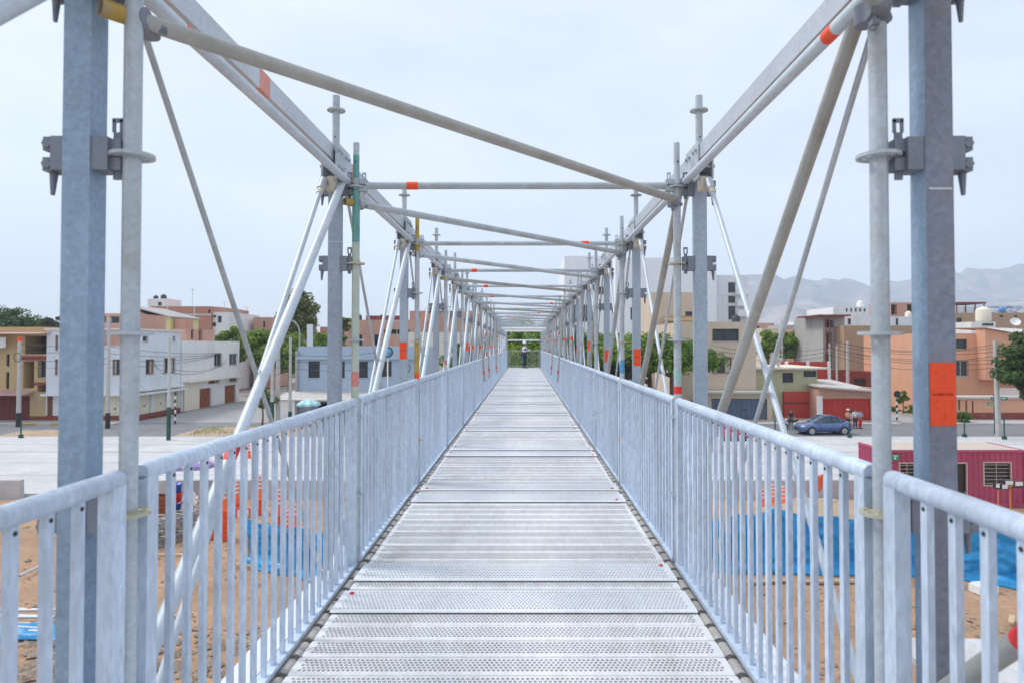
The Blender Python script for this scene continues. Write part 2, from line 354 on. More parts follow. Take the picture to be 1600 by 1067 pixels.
# square posts
POSTm = MB().bb(-.04, .04, -.04, .04, -.42, 1.48 + 1.10).mesh('square_post', GALV)
GALVL = mat('light_galvanised_post', (.37, .44, .52), .5, .2, .16, 3, .05, .08, .08, .09, stain=(.28, .33, .39), stain_amt=.65, stain_scale=6)
POSTL = POSTm.copy(); POSTL.materials[0] = GALVL
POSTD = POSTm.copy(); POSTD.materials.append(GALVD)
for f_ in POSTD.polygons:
    if f_.normal.y < -.9: f_.material_index = 1  # camera-facing side painted darker for shade, as well as stained
# seams and stains are in the material; weld collar as geometry
COLLm = MB().bb(-.042, .042, -.042, .042, -.003, .003).mesh('weld_seam', TUBE)
def clamp():
    b = MB()
    b.bb(-.088, -.0405, -.036, .036, -.048, .048)            # inner block
    b.bb(-.118, -.088, -.022, .022, .008, .046); b.bb(-.118, -.088, -.022, .022, -.046, -.008)
    b.bb(.0405, .078, -.036, .036, -.048, .05)
    b.bb(.078, .105, -.028, .028, .010, .05); b.bb(.078, .105, -.028, .028, -.05, -.010)
    b.cyl((-.05, .052, .0), (.098, .052, .0), .009, 8)
    b.bb(.070, .088, .036, .05, -.03, .03)
    b.cyl((.09, 0, -.05), (.093, 0, -.115), .012, 8, .006)
    b.cyl((.092, -.034, .03), (.092, .034, .03), .014, 6); b.cyl((.092, -.034, -.03), (.092, .034, -.03), .014, 6)
    # wedge with a hole
    b.bb(-.108, -.086, -.004, .004, -.07, .07)
    b.bb(-.112, -.104, -.004, .004, .07, .108); b.bb(-.090, -.082, -.004, .004, .07, .108); b.bb(-.112, -.082, -.004, .004, .100, .112)
    return b
CLm = clamp().mesh('post_clamp', CAST)
SPIG = MB().cyl((0, 0, 0), (0, 0, .36), .0245, 16, hollow=True)
SPIGm = SPIG.mesh('spigot', TUBE)
HOLEm = MB().cyl((0, -.0255, 0), (0, -.02, 0), .006, 8).mesh('pin_hole', DARK)
gm = MB().bb(-.052, -.042, -.17, .17, .0, .25).bb(.042, .052, -.17, .17, .0, .25).bb(-.042, .042, -.05, .05, 0, .05)
for yy in (-.13, -.06, .06, .13):
    for zz in (.09, .2): gm.cyl((-.068, yy, zz), (.068, yy, zz), .013, 6)
GUSm = gm.mesh('gusset_plate', TUBE)
HEADm = MB().cyl((0, 0, -.045), (0, 0, .045), .038, 12).bb(-.03, .03, -.05, .02, -.05, -.02).mesh('rod_head', CREAM)
STKm = MB().bb(-.037, .037, -.0012, .0012, -.09, .09).mesh('orange_sticker', ORANGE)
pr = MB(); rq = random.Random(4)
for k in range(11): pr.bb(-.030 + .0055 * k, -.030 + .0055 * k + rq.uniform(.002, .005), -.0019, -.0013, -.004, .002 + rq.uniform(0, .003))
for x_ in (-.020, .004, .024):
    for q in range(14):
        if rq.random() < .62:
            z_ = -.075 + q * .0105 + (.008 if q > 6 else 0)
            if abs(z_) > .012: pr.bb(x_, x_ + .0016, -.0019, -.0013, z_, z_ + rq.uniform(.002, .007))
PRm = pr.mesh('sticker_print', INK)
POSTS = {}
for n in range(0, NB + 1):
    for s in (-1, 1):
        p = link('square_post', POSTm, bridge, (1.255 if s > 0 else -1.24, zn(n), DK)); POSTS[(n, s)] = p
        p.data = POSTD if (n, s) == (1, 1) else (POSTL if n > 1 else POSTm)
        rz = 0 if s > 0 else math.pi
        if n <= 11:
            for h in (1.07, .555, -.49): link('post_clamp', CLm, p, (0, 0, 1.48 + h)).scale = (s, 1, 1)
            link('gusset_plate', GUSm, p, (0, 0, 1.48 + 1.10))
            sp = link('spigot', SPIGm, p, (0, 0, 1.48 + 1.351)); link('rosette', ROSm, p, (0, 0, 1.48 + 1.61))
            link('pin_hole', HOLEm, p, (0, 0, 1.48 + 1.42))
            if n > 1: link('weld_seam', COLLm, p, (0, 0, 1.48 + (.73 if s > 0 else .70)))
            link('rod_head', HEADm, p, (s * -.01, -.13, 1.48 + 1.07)); 
        else:
            link('spigot', SPIGm, p, (0, 0, 1.48 + 1.101)); link('post_clamp', CLm, p, (0, 0, 1.48 + .555)).scale = (s, 1, 1)
obj('chalk_mark', MB().bb(-.032, .034, -.002, 0, -.003, .003), TUBEB, POSTS[(1, 1)], loc=(0, -.0405, 1.48 + .45))
def sticker(n, s, h, sc=1.0):
    k = link('orange_sticker', STKm, POSTS[(n, s)], (0, -.0415, 1.48 + h)); k.scale = (1, 1, sc); k['label'] = 'orange sticker with dark print'
    if n < 5: link('sticker_print', PRm, k)
for n, s, h in ((1, 1, -.14), (3, 1, -.13), (4, 1, -.16), (5, 1, -.02), (6, 1, -.1), (7, 1, .0), (3, -1, -.06), (6, -1, -.04), (8, -1, .05), (9, 1, .1), (11, -1, -.05)): sticker(n, s, h)
# inner standards
STm = MB().cyl((0, 0, -.4), (0, 0, 1.48 + 1.13), .0255, 18).cyl((0, 0, 1.48 + 1.13), (0, 0, 1.48 + 1.385), .0205, 16, hollow=True).cyl((0, 0, 1.48 + 1.10), (0, 0, 1.48 + 1.135), .028, 16).mesh('standard', TUBE)
def band(r, h): return MB().cyl((0, 0, 0), (0, 0, h), r, 18)
for n in range(0, NB + 1):
    for s in (-1, 1):
        st_ = link('standard', STm, bridge, (s * 1.1, zn(n), DK), random.uniform(0, 6))
        if (n, s) in ((1, 1), (1, -1)): st_.data = STm
        for h in (1.08, .555, .034, -.489, -1.012):
            if n <= 11 or h in (.555,): link('rosette', ROSY if (n + int(h * 9)) % 3 == 0 else ROSm, st_, (0, 0, 1.48 + h))
        if n <= 6: link('pin_hole', HOLEm, st_, (0, .004, 1.48 + 1.25), -st_.rotation_euler.z)
        def pb(h0, h1, m, r=.0262): obj('paint_band', band(r, h1 - h0), m, st_, loc=(0, 0, 1.48 + h0))
        if (n, s) == (2, -1): pb(.70, 1.07, GREENP); pb(1.14, 1.30, GREENP, .0212); pb(-1.35, .70, PALEG, .0259); pb(-.28, -.18, mat('faded_red', (.62, .25, .22), .6, 0, .2, 20))
        if (n, s) == (3, -1): pb(1.0, 1.10, YELP); pb(1.14, 1.385, YELP, .0212); pb(-.30, .06, YELP); pb(-.37, -.30, ORANGE, .0266)
        if (n, s) == (2, 1): pb(-.33, -.28, REDP); pb(-.26, -.16, mat('teal_scribble', (.35, .52, .48), .6, 0, .3, 30), .0259)
        if (n, s) == (3, 1): pb(-.30, -.16, mat('blue_scribble', (.1, .32, .55), .6, 0, .4, 40), .0259)
        if (n, s) in ((4, -1),): pb(-.29, -.22, mat('pink_tape', (.7, .2, .25), .6, 0, .2, 20))
        if n in (6, 7, 9, 10, 12) : pb(.0 + .1 * s, .09 + .1 * s, ORANGE)
        if n in (8, 11, 14) : pb(.3, .40, ORANGE); pb(-.3, -.22, REDP)
# top chords and longitudinal tubes
tapeM = band(.0268, .075)
def tape(parent, p0, d, t, m=ORANGE, r=.0268, ln=.075):
    o = obj('tape_band', MB().cyl((0, 0, -.001), (0, 0, ln), r, 18, hollow=True), m, parent); o.rotation_mode = 'QUATERNION'; o.rotation_quaternion = Vector(d).to_track_quat('Z', 'Y'); o.location = Vector(p0) + Vector(d).normalized() * t
CHm = MB().bb(-.04, .04, .05, BAY - .05, -.05, .05).mesh('top_chord_beam', mat('chord_beam', (.50, .54, .59), .5, .25, .1, 3, .04, .06, .05, .08))
TTm = MB().cyl((0, .0, 0), (0, BAY + .0, 0), .026, 16, hollow=True).mesh('top_tube', TUBEB)
FADE = mat('faded_orange', (.70, .30, .24), .6, 0, .15, 20)
for b in range(NB):
    for s in (-1, 1):
        if b < 12:
            c = link('top_chord_beam', CHm, bridge, (s * 1.255, zn(b), hh(1.28)))
            if (b, s) in ((1, -1), (2, -1), (5, 1)):
                obj('paint_mark', MB().bb(-.041, .041, 0, .13, -.051, .051), FADE, c, loc=(0, 1.25 if b == 1 else .35, 0))
        t = link('top_tube', TTm, bridge, (s * 1.155, zn(b) - .04, hh(1.115)))
        if (b, s) in ((1, -1), (1, 1), (4, 1), (6, -1)): tape(t, (0, 0, 0), (0, 1, 0), .42, REDP if s < 0 else ORANGE)
# cross tubes with ledger heads
ctm = MB().cyl((-1.03, 0, 0), (1.03, 0, 0), .0245, 16)
for s in (-1, 1):
    ctm.bb(s * 1.05 - .028, s * 1.05 + .028, -.02, .02, .008, .04).bb(s * 1.05 - .028, s * 1.05 + .028, -.02, .02, -.04, -.008)
    ctm.bb(s * 1.045 - .009, s * 1.045 + .009, -.004, .004, -.065, .05).bb(s * 1.045 - .013, s * 1.045 - .005, -.004, .004, .05, .085).bb(s * 1.045 + .005, s * 1.045 + .013, -.004, .004, .05, .085).bb(s * 1.045 - .013, s * 1.045 + .013, -.004, .004, .08, .09)
CTm = ctm.mesh('cross_tube', TUBE)
tx = {2: -.75, 3: .67, 4: -.72, 5: -.70, 6: -.72, 7: .72, 8: -.2, 9: .5, 10: -.6, 11: -.5, 12: .4}
for n in range(0, NB + 1):
    c = link('cross_tube', CTm, bridge, (0, zn(n), hh(1.09)))
    if n in tx: tape(c, (tx[n], 0, 0), (1, 0, 0), 0, ORANGE if n != 8 else YELP)
for yy, h in ((33.2, .80), (38.6, .79)):
    obj('cross_tube', MB().cyl((-1.08, 0, 0), (1.08, 0, 0), .05, 12), WHITE, bridge, loc=(0, yy, hh(h)))
# plan braces from the left standard to the next right standard
def coupler():
    b = MB(); b.cyl((-.028, 0, 0), (.028, 0, 0), .036, 14); b.cyl((0, .05, -.028), (0, .05, .028), .036, 14)
    b.bb(-.02, .02, .0, .05, -.02, .02); b.cyl((-.012, -.01, -.03), (-.012, -.01, -.07), .009, 6); b.bb(-.022, .0, -.022, .004, -.058, -.042)
    b.cyl((.03, .04, -.012), (.065, .04, -.012), .009, 6); b.bb(.045, .06, .028, .052, -.024, 0)
    return b
CPm = coupler().mesh('swivel_coupler', CAST)
for b in range(NB):
    a = Vector((-1.165, zn(b) - .055, hh(.972))); e = Vector((1.07, zn(b + 1) - .055, hh(.985))); d = (e - a)
    o = obj('plan_brace', MB().cyl((0, 0, 0), d, .0255, 16, hollow=True), TUBED if b in (1, 4, 7) else TUBE, bridge, loc=a)
    if b < 11:
        link('swivel_coupler', CPm, o, (.065, .078, 0)); link('swivel_coupler', CPm, o, (d.x - .0, d.y + .003, 0))
    if b in (1, 2, 4, 5): tape(o, (0, 0, 0), d, .0, YELP, .0266, .09)
    if b == 3: tape(o, (0, 0, 0), d, .04, mat('dark_tape', (.1, .09, .07), .6), .0266, .03)
# side braces
sl_ = .91
for b in range(-1 + 1, NB):
    hb = -1.72
    a = Vector((-1.178, zn(b + 1) + .045, hh(1.20))); e = Vector((-1.178, zn(b + 1) - (1.16 - hb) / sl_, hh(hb)))
    o = obj('side_brace', MB().cyl((0, 0, 0), e - a, .026, 16, hollow=True), TUBEB, bridge, loc=a)
    if b in (1, 3, 6): tape(o, (0, 0, 0), e - a, 2.42, REDP, ln=.09)
    a = Vector((1.178, zn(b) + .23, hh(1.14))); e = Vector((1.178, zn(b) + .33 + (1.05 - hb) / sl_, hh(hb)))
    o = obj('side_brace', MB().cyl((0, 0, 0), e - a, .0265, 16, hollow=True), TUBED if b in (0, 1, 2, 4) else TUBE, bridge, loc=a)
    if b in (0, 5): tape(o, (0, 0, 0), e - a, 2.60, REDP, ln=.085)
    # tie rods, crossing in the post plane
    for s in (-1, 1):
        for k, (ya, yb, xo, r, m) in enumerate(((zn(b) + .20, zn(b + 1) - .25, 1.235, .0115, TUBE), (zn(b + 1) - .17, zn(b) + .27, 1.272, .0155 if b < 6 else .012, TUBEB))):
            a = Vector((s * xo, ya, hh(1.17 if k == 0 else 1.09))); e = Vector((s * xo, yb, hh(-1.5)))
            o = obj('tie_rod', MB().cyl((0, 0, 0), e - a, r, 10), m, bridge, loc=a)
            if b < 6:
                d = (e - a).normalized()
                obj('rod_sleeve', MB().cyl(d * .0, d * .10, r * 1.7, 10), CAST if k == 0 else TUBE, o)
                obj('rod_sleeve', MB().cyl(d * .10, d * .15, r * 1.35, 8), CREAM, o)
# loose inner braces half way along
for (p0, y0, p1, y1, d) in ((750, 484, 757, 596, 17.4), (761, 490, 764.5, 590, 19.6), (880, 470, 871, 597, 17.4), (866, 500, 861, 585, 22.0), (774, 500, 776, 584, 22.5)):
    a, e = PT(p0, y0, d + .2), PT(p1, y1, d - .1)
    o = obj('loose_brace', MB().cyl((0, 0, 0), e - a, .026, 12, hollow=True), TUBED, bridge, loc=a)
    tape(o, (0, 0, 0), e - a, (e - a).length * .86, REDP)
# end railing and legs down to the ground
er = obj('end_railing', MB().cyl((-1.0, 0, 1.1), (1.0, 0, 1.1), .03, 12).bb(-1, 1, -.02, .02, .05, .09).bb(-1.03, -.97, -.03, .03, 0, 1.1).bb(.97, 1.03, -.03, .03, 0, 1.1), TUBED, bridge, loc=(0, 45.25, DK))
bm_ = MB().bb(-.011, .011, -.011, .011, .09, 1.08).mesh('baluster', TUBED)
for k in range(17): link('baluster', bm_, er, (-.9 + k * .1125, 0, 0))
obj('cross_tube', MB().cyl((-1.05, 0, 0), (1.05, 0, 0), .045, 12), WHITE, bridge, loc=(0, 45.3, hh(.31)))
for n in (0, 5, 11, 17):
    for s in (-1, 1):
        obj('support_leg', MB().bb(-.06, .06, -.06, .06, -DK + .0, -.43).bb(-.15, .15, -.15, .15, -DK - .1, -DK + .03), GALV, bridge, loc=(s * 1.255, zn(n) + (0 if n else -.3), DK))

# ------------------------------------------------------------------ buildings
def facade(b, A, B, z0, z1, ops, dep):
    A, B = Vector(A), Vector(B); L = (B - A).length; d = (B - A) / L; n = Vector((d.y, -d.x))
    us = sorted({0, L} | {min(L, max(0, u)) for o in ops for u in o[:2]}); vs = sorted({z0, z1} | {min(z1, max(z0, v)) for o in ops for v in o[2:4]})
    def P(u, v, k=0): p = A + d * u - n * k; return (p.x, p.y, v)
    for i in range(len(us) - 1):
        for j in range(len(vs) - 1):
            uc, vc = (us[i] + us[i + 1]) / 2, (vs[j] + vs[j + 1]) / 2
            if any(o[0] < uc < o[1] and o[2] < vc < o[3] for o in ops): continue
            b.add([P(us[i], vs[j]), P(us[i + 1], vs[j]), P(us[i + 1], vs[j + 1]), P(us[i], vs[j + 1])], [(0, 1, 2, 3)])
    for o in ops:
        u0, u1, v0, v1 = o[:4]; k = o[5] if len(o) > 5 else dep
        b.add([P(u0, v0), P(u1, v0), P(u1, v1), P(u0, v1), P(u0, v0, k), P(u1, v0, k), P(u1, v1, k), P(u0, v1, k)], [(0, 4, 5, 1), (1, 5, 6, 2), (2, 6, 7, 3), (3, 7, 4, 0)])
    return A, d, n
WOOD = mat('brown_wood', (.20, .075, .035), .6, 0, .2, 3)
ALU = mat('grey_frame', (.42, .43, .44), .5, .2, .1, 3)
BLKF = mat('dark_frame', (.05, .05, .055), .5, 0, .1, 3)
BROWNG = mat('brown_garage', (.27, .075, .03), .6, 0, .12, 1.5)
REDG = mat('red_garage', (.50, .035, .02), .6, 0, .12, 1.2)
MAROON = mat('maroon_garage', (.16, .025, .025), .6, 0, .15, 1.2)
BLUEG = mat('blue_garage', (.11, .15, .22), .6, .1, .12, 1.2)
CREAMG = mat('cream_shutter', (.76, .70, .55), .7, 0, .06, 1.2)
CURT = mat('curtain', (.5, .46, .40), .9, 0, .2, 4)
SLABM = mat('slab_concrete', (.55, .52, .49), .9, 0, .07, .5, .06, .04)
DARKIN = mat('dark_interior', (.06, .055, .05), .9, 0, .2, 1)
def fill(root, A, d, n, o, dep):
    u0, u1, v0, v1 = o[:4]; kind = o[4]; k = (o[5] if len(o) > 5 else dep)
    def Q(u, kk): p = A + d * u - n * kk; return p
    rz = math.atan2(d.y, d.x); w, h = u1 - u0, v1 - v0; c = Q((u0 + u1) / 2, k); base = (c.x, c.y, v0)
    def loc(b, name, m, par, **kw): return obj(name, b, m, par, **kw)
    if kind in ('w', 'wb', 'wk', 'wn'):
        fm = {'w': ALU, 'wb': WOOD, 'wk': BLKF, 'wn': WHITE}[kind]; t = min(.09, w * .08)
        f = MB().bb(-w / 2, w / 2, -.02, .05, 0, t).bb(-w / 2, w / 2, -.02, .05, h - t, h).bb(-w / 2, -w / 2 + t, -.02, .05, t, h - t).bb(w / 2 - t, w / 2, -.02, .05, t, h - t)
        nm = max(1, int(round(w / 1.0)))
        for q in range(1, nm + (1 if nm > 1 else 0)):
            if nm > 1 and q < nm: f.bb(-w / 2 + w * q / nm - t / 2, -w / 2 + w * q / nm + t / 2, -.018, .048, t, h - t)
        f = loc(f, 'window', fm, root, loc=base, rz=rz)
        loc(MB().bb(-w / 2 - .06, w / 2 + .06, -k - .07, -.021, -.06, -.002), 'sill', SLABM, f)
        loc(MB().bb(-w / 2 + .002, w / 2 - .002, .055, .075, .002, h - .002), 'pane', GLASS, f)
        if kind == 'wb':
            loc(MB().bb(-w / 2 + t, -w / 2 + w * .3, .05, .054, t, h - t), 'curtain', CURT, f); loc(MB().bb(w / 2 - w * .3, w / 2 - t, .05, .054, t, h - t), 'curtain', CURT, f)
    elif kind in ('gb', 'gr', 'gm', 'gl', 'gc'):
        m = {'gb': BROWNG, 'gr': REDG, 'gm': MAROON, 'gl': BLUEG, 'gc': CREAMG}[kind]; b = MB(); nn = max(3, int(w / .45)); ww = w / nn
        for q in range(nn): b.bb(-w / 2 + q * ww, -w / 2 + (q + 1) * ww - .02, .0, .05 + .03 * (q % 2), 0.02, h)
        b.bb(-w / 2, w / 2, .05, .1, 0, h)
        g = loc(b, 'garage_door', m, root, loc=base, rz=rz)
        loc(MB().bb(w * .08, w * .14, -.05, 0, h * .42, h * .5), 'door_handle', BLKF, g)
    elif kind == 'd':
        g = loc(MB().bb(-w / 2, w / 2, 0, .06, 0, h).bb(-w / 2 + .08, w / 2 - .08, -.03, 0, h * .5, h * .9).bb(-w / 2 + .08, w / 2 - .08, -.03, 0, h * .08, h * .44), 'door', WOOD, root, loc=base, rz=rz)
        loc(MB().bb(w * .3, w * .36, -.09, -.03, h * .45, h * .5), 'door_handle', ALU, g)
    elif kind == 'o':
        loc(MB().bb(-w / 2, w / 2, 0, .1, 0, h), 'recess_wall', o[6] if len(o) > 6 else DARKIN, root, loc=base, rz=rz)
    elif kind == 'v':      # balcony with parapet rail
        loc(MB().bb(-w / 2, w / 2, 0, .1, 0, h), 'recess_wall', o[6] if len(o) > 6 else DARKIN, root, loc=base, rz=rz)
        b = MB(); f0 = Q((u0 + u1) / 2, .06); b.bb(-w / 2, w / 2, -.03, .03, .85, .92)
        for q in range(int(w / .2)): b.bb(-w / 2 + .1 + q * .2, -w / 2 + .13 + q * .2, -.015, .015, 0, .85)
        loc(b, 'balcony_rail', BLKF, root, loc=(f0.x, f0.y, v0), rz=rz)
def building(name, label, x0, x1, y0, y1, z1, m, front=(), left=(), right=(), z0=0, par=.35, cap=None, dep=.18, parent=None, cat='house', root=None, group=None, wn='wall', back=True):
    root = root or thing(name, label, cat, ((x0 + x1) / 2, y0, 0), 0, group); off = Vector((root.location.x, root.location.y, 0))
    b = MB(); fills = []
    for A, B, ops in (((x0, y0), (x1, y0), front), ((x1, y0), (x1, y1), right), ((x1, y1), (x0, y1), ()), ((x0, y1), (x0, y0), left)):
        r = facade(b, (A[0] - off.x, A[1] - off.y), (B[0] - off.x, B[1] - off.y), z0, z1, ops, dep); fills += [(r, o) for o in ops]
    a0, a1, c0, c1 = x0 - off.x, x1 - off.x, y0 - off.y, y1 - off.y; zr = z1 - par; w = .18
    b.add([(a0, c0, z0), (a1, c0, z0), (a1, c1, z0), (a0, c1, z0)], [(3, 2, 1, 0)])
    if par > 0:
        b.add([(a0, c0, z1), (a1, c0, z1), (a1, c1, z1), (a0, c1, z1), (a0 + w, c0 + w, z1), (a1 - w, c0 + w, z1), (a1 - w, c1 - w, z1), (a0 + w, c1 - w, z1), (a0 + w, c0 + w, zr), (a1 - w, c0 + w, zr), (a1 - w, c1 - w, zr), (a0 + w, c1 - w, zr)],
              [(k, (k + 1) % 4, 4 + (k + 1) % 4, 4 + k) for k in range(4)] + [(4 + k, 4 + (k + 1) % 4, 8 + (k + 1) % 4, 8 + k) for k in range(4)] + [(8, 9, 10, 11)])
    else: b.add([(a0, c0, z1), (a1, c0, z1), (a1, c1, z1), (a0, c1, z1)], [(0, 1, 2, 3)])
    obj(wn, b, m, root)
    for (A, d, n), o in fills: fill(root, A, d, n, o, dep)
    if cap: obj('roof_edge', MB().bb(a0 - .2, a1 + .2, c0 - .25, c0 + .25, z1 + .003, z1 + .12), cap, root)
    return root
def fpx(y0, x0, L):      # pixel boxes -> facade openings on a front at depth y0
    out = []
    for o in L:
        a, b, c, d = o[:4]; out.append((PX(a, y0) - x0, PX(b, y0) - x0, PZ(d, y0), PZ(c, y0), *o[4:]))
    return out
def spx(X, y0, L):       # pixel boxes on a wall that runs away from the camera at x = X (left side, faces +x)
    out = []
    for o in L:
        a, b, c, d = o[:4]; ya, yb = F * (X - CX) / (a - 820), F * (X - CX) / (b - 820); ym = (ya + yb) / 2
        out.append((ya - y0, yb - y0, PZ(d, ym), PZ(c, ym), *o[4:]))
    return out
def wall(name, col, var=.07, st=(.3, .28, .25), am=.45): return mat(name, col, .9, 0, var, .5, .06, .04, stain=st, stain_amt=am, stain_scale=.45, stretch=(1, 1, .45))
WWHITE = wall('white_wall', (.79, .79, .79), st=(.55, .54, .52)); WBLUE = wall('blue_white_wall', (.71, .745, .79), st=(.52, .54, .56)); WCREAM = wall('cream_wall', (.78, .72, .60), st=(.5, .45, .38))
WYEL = wall('yellow_wall', (.52, .38, .20)); WPINK = wall('pink_wall', (.56, .32, .245)); WSALM = wall('salmon_wall', (.70, .37, .235), st=(.5, .33, .25)); WTAN = wall('tan_wall', (.42, .285, .19))
WBEIGE = wall('beige_wall', (.62, .51, .395), st=(.46, .36, .27)); WRED = wall('red_wall', (.50, .065, .045), st=(.40, .09, .07)); WOLIVE = wall('olive_wall', (.45, .45, .28), st=(.36, .35, .22)); WGRB = wall('grey_blue_wall', (.42, .51, .62), st=(.40, .45, .52))
WTOW = wall('tower_wall', (.84, .87, .91), .03, (.66, .69, .74), .2); WGREY = wall('grey_wall', (.42, .41, .40)); DRED = wall('dark_red_trim', (.25, .06, .05)); WLY = wall('lemon_wall', (.62, .58, .28))
def brickmat():
    m = bpy.data.materials.new('brick_wall'); m.use_nodes = True; t = m.node_tree; b = t.nodes['Principled BSDF']; b.inputs['Roughness'].default_value = .9
    g = N(t, 'ShaderNodeTexCoord'); br = N(t, 'ShaderNodeTexBrick'); br.inputs['Scale'].default_value = 2.5
    mpp = N(t, 'ShaderNodeMapping'); mpp.inputs['Rotation'].default_value = (R(90), 0, 0); t.links.new(g.outputs['Object'], mpp.inputs['Vector']); t.links.new(mpp.outputs[0], br.inputs['Vector'])
    br.inputs['Color1'].default_value = (.52, .22, .15, 1); br.inputs['Color2'].default_value = (.42, .17, .11, 1); br.inputs['Mortar'].default_value = (.45, .36, .31, 1)
    t.links.new(br.outputs[0], b.inputs['Base Color']); MATS['brick_wall'] = m; return m
BRICK = brickmat()
SLABM = wall('slab_concrete', (.55, .52, .49)); TILE = mat('pink_sheet_roof', (.58, .36, .33), .8, 0, .15, 2)
# --- left: corner house, white, wraps into the side street
D = 62.7
XC = -36.0
xl = PX(73, D)
r = building('corner_house', 'white two storey corner house with brown wooden windows above cream shutters', xl, XC, D, 71.5, PZ(516, D), WBLUE,
    front=fpx(D, xl, [(86, 91, 524, 547, 'wb'), (86, 91, 561, 585, 'wb'), (174, 191, 524, 538, 'w'), (176, 190, 561, 585, 'wb'), (156, 163, 561, 567, 'wk'), (110, 128, 561, 585, 'wb'), (68.5 + 6, 84, 616, 653, 'd'), (98, 140, 618, 655, 'gc'), (162, 190, 617, 656, 'gc')]),
    right=spx(XC, D, [(228, 242, 561, 584, 'wb'), (256, 275, 559, 582, 'wb'), (223, 232, 525, 534, 'w'), (270, 274, 525, 533, 'w'), (215, 238, 616, 648, 'gc'), (242, 262, 614, 644, 'gc'), (266, 281, 612, 640, 'gc')]))
off = r.location
obj('upper_overhang', MB().bb(XC - off.x + .003, XC - off.x + .45, .1, 71.4 - off.y, 2.72, 2.95), WWHITE, r)
obj('canopy', MB().bb(xl - off.x, XC - off.x + .7, -.75, 0, 2.40, 2.55).bb(XC - off.x + .0, XC - off.x + .7, 0, 9.0, 2.38, 2.53), WWHITE, r)
obj('plinth', MB().bb(xl - off.x, XC - off.x + .04, -.05, -.003, .1, .55).bb(XC - off.x + .003, XC - off.x + .05, 0, 8.8, .0, .5), DRED, r)
obj('parapet_trim', MB().bb(xl - off.x - .1, XC - off.x + .2, -.2, .15, PZ(516, D) + .003, PZ(516, D) + .15).bb(XC - off.x - .15, XC - off.x + .2, .15, 8.9, PZ(516, D) + .003, PZ(516, D) + .15), WCREAM, r)
obj('upper_band', MB().bb(PX(150, D) - off.x, PX(205, D) - off.x, -.012, -.003, PZ(540, D), PZ(516, D)).bb(PX(205, D) - off.x, XC - off.x, -.012, -.003, PZ(540, D), PZ(538, D)), WPINK, r)
building('wall', '', PX(155, D + 2), PX(207, D + 2), D + 2, D + 8, PZ(490, D + 2), WPINK, front=fpx(D + 2, PX(155, D + 2), [(159, 165, 494, 504, 'o', .5), (172, 186, 494, 506, 'w')]), z0=PZ(516, D) - .3, root=r, wn='roof_room', par=.2)
# low wing along the side street
r = building('white_wing_house', 'low white house with grey windows and brown garage doors along the side street', XC - 9, XC + .1, 71.6, 86, 7.45, WWHITE,
    right=spx(XC + .1, 71.6, [(335, 348, 552, 572, 'w'), (358.5, 371.5, 552, 570, 'w'), (311, 331, 606, 639, 'gb'), (352, 369.5, 601, 631, 'gb'), (288, 305, 595, 601, 'wb'), (326, 343, 591, 598, 'wb'), (359, 371, 589, 596, 'w')]))
off = r.location
obj('canopy', MB().bb(4.6, 5.3, .3, 14.2, 3.05, 3.2), WCREAM, r)
obj('garden_wall', MB().bb(4.62, 4.72, .3, 3.6, .02, 3.0), WCREAM, r)
building('wall', '', PX(293, 76) - 1.5, PX(347, 84), 75, 82, PZ(514, 76), WPINK, front=[(.3, 1.1, 7.3, 8.5, 'o', .4)], right=[(1.2, 1.8, 7.6, 8.7, 'wk'), (3, 3.8, 7.5, 8.8, 'o', .3)], z0=7.1, root=r, wn='roof_room', par=.15)
# yellow house at the far left
xl, xr = -62.0, PX(73, D) - .02
r = building('yellow_house', 'yellow house with dark red trim, open terraces and a maroon garage door', xl, xr, D + .1, 74, PZ(511, D), WYEL,
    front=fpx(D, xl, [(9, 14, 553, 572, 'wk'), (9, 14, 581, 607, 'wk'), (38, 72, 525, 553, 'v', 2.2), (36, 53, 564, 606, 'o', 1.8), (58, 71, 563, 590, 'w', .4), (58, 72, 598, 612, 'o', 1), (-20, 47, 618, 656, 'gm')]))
off = r.location
def fbox(px0, px1, py0, py1, d, a, b_): return MB().bb(PX(px0, d) - off.x, PX(px1, d) - off.x, a, b_, PZ(py1, d), PZ(py0, d))
obj('red_trim', fbox(27, 30, 555, 613, D, -.06, -.003), DRED, r); obj('red_trim', fbox(30, 73, 556, 562, D, -.08, -.003), DRED, r); obj('red_trim', fbox(54, 72, 597, 601, D, -.08, -.003), DRED, r)
obj('awning', MB().add([(xl - off.x, 0, PZ(610, D)), (PX(55, D) - off.x, 0, PZ(610, D)), (PX(55, D) - off.x, -1.6, PZ(614, D)), (xl - off.x, -1.6, PZ(616, D)), (xl - off.x, 0, PZ(610, D) - .08), (PX(55, D) - off.x, 0, PZ(610, D) - .08), (PX(55, D) - off.x, -1.6, PZ(614, D) - .08), (xl - off.x, -1.6, PZ(616, D) - .08)], [(0, 3, 2, 1), (4, 5, 6, 7), (3, 7, 6, 2), (2, 6, 5, 1), (0, 4, 7, 3)]), TILE, r)
obj('sheet_roof', MB().box((PX(35, D) - off.x, -.4, PZ(520.5, D)), (5.2, 2.4, .08), rx=R(4)).box((PX(-40, D) - off.x, -.4, PZ(521.5, D)), (5.0, 2.2, .08), rx=R(4)), TILE, r)
cb = MB()
for k in range(14): cb.bb(PX(-20 + k * 2.8, D) - off.x, PX(-20 + k * 2.8 + 2.3, D) - off.x, -.9 + .02 * (k % 2), -.86 + .02 * (k % 2), PZ(549 - .5 * k, D), PZ(527, D))
obj('roller_blind', cb, WHITE, r)
obj('plinth', MB().bb(PX(47, D) - off.x, xr - off.x, -.05, -.003, .1, .5), DRED, r)
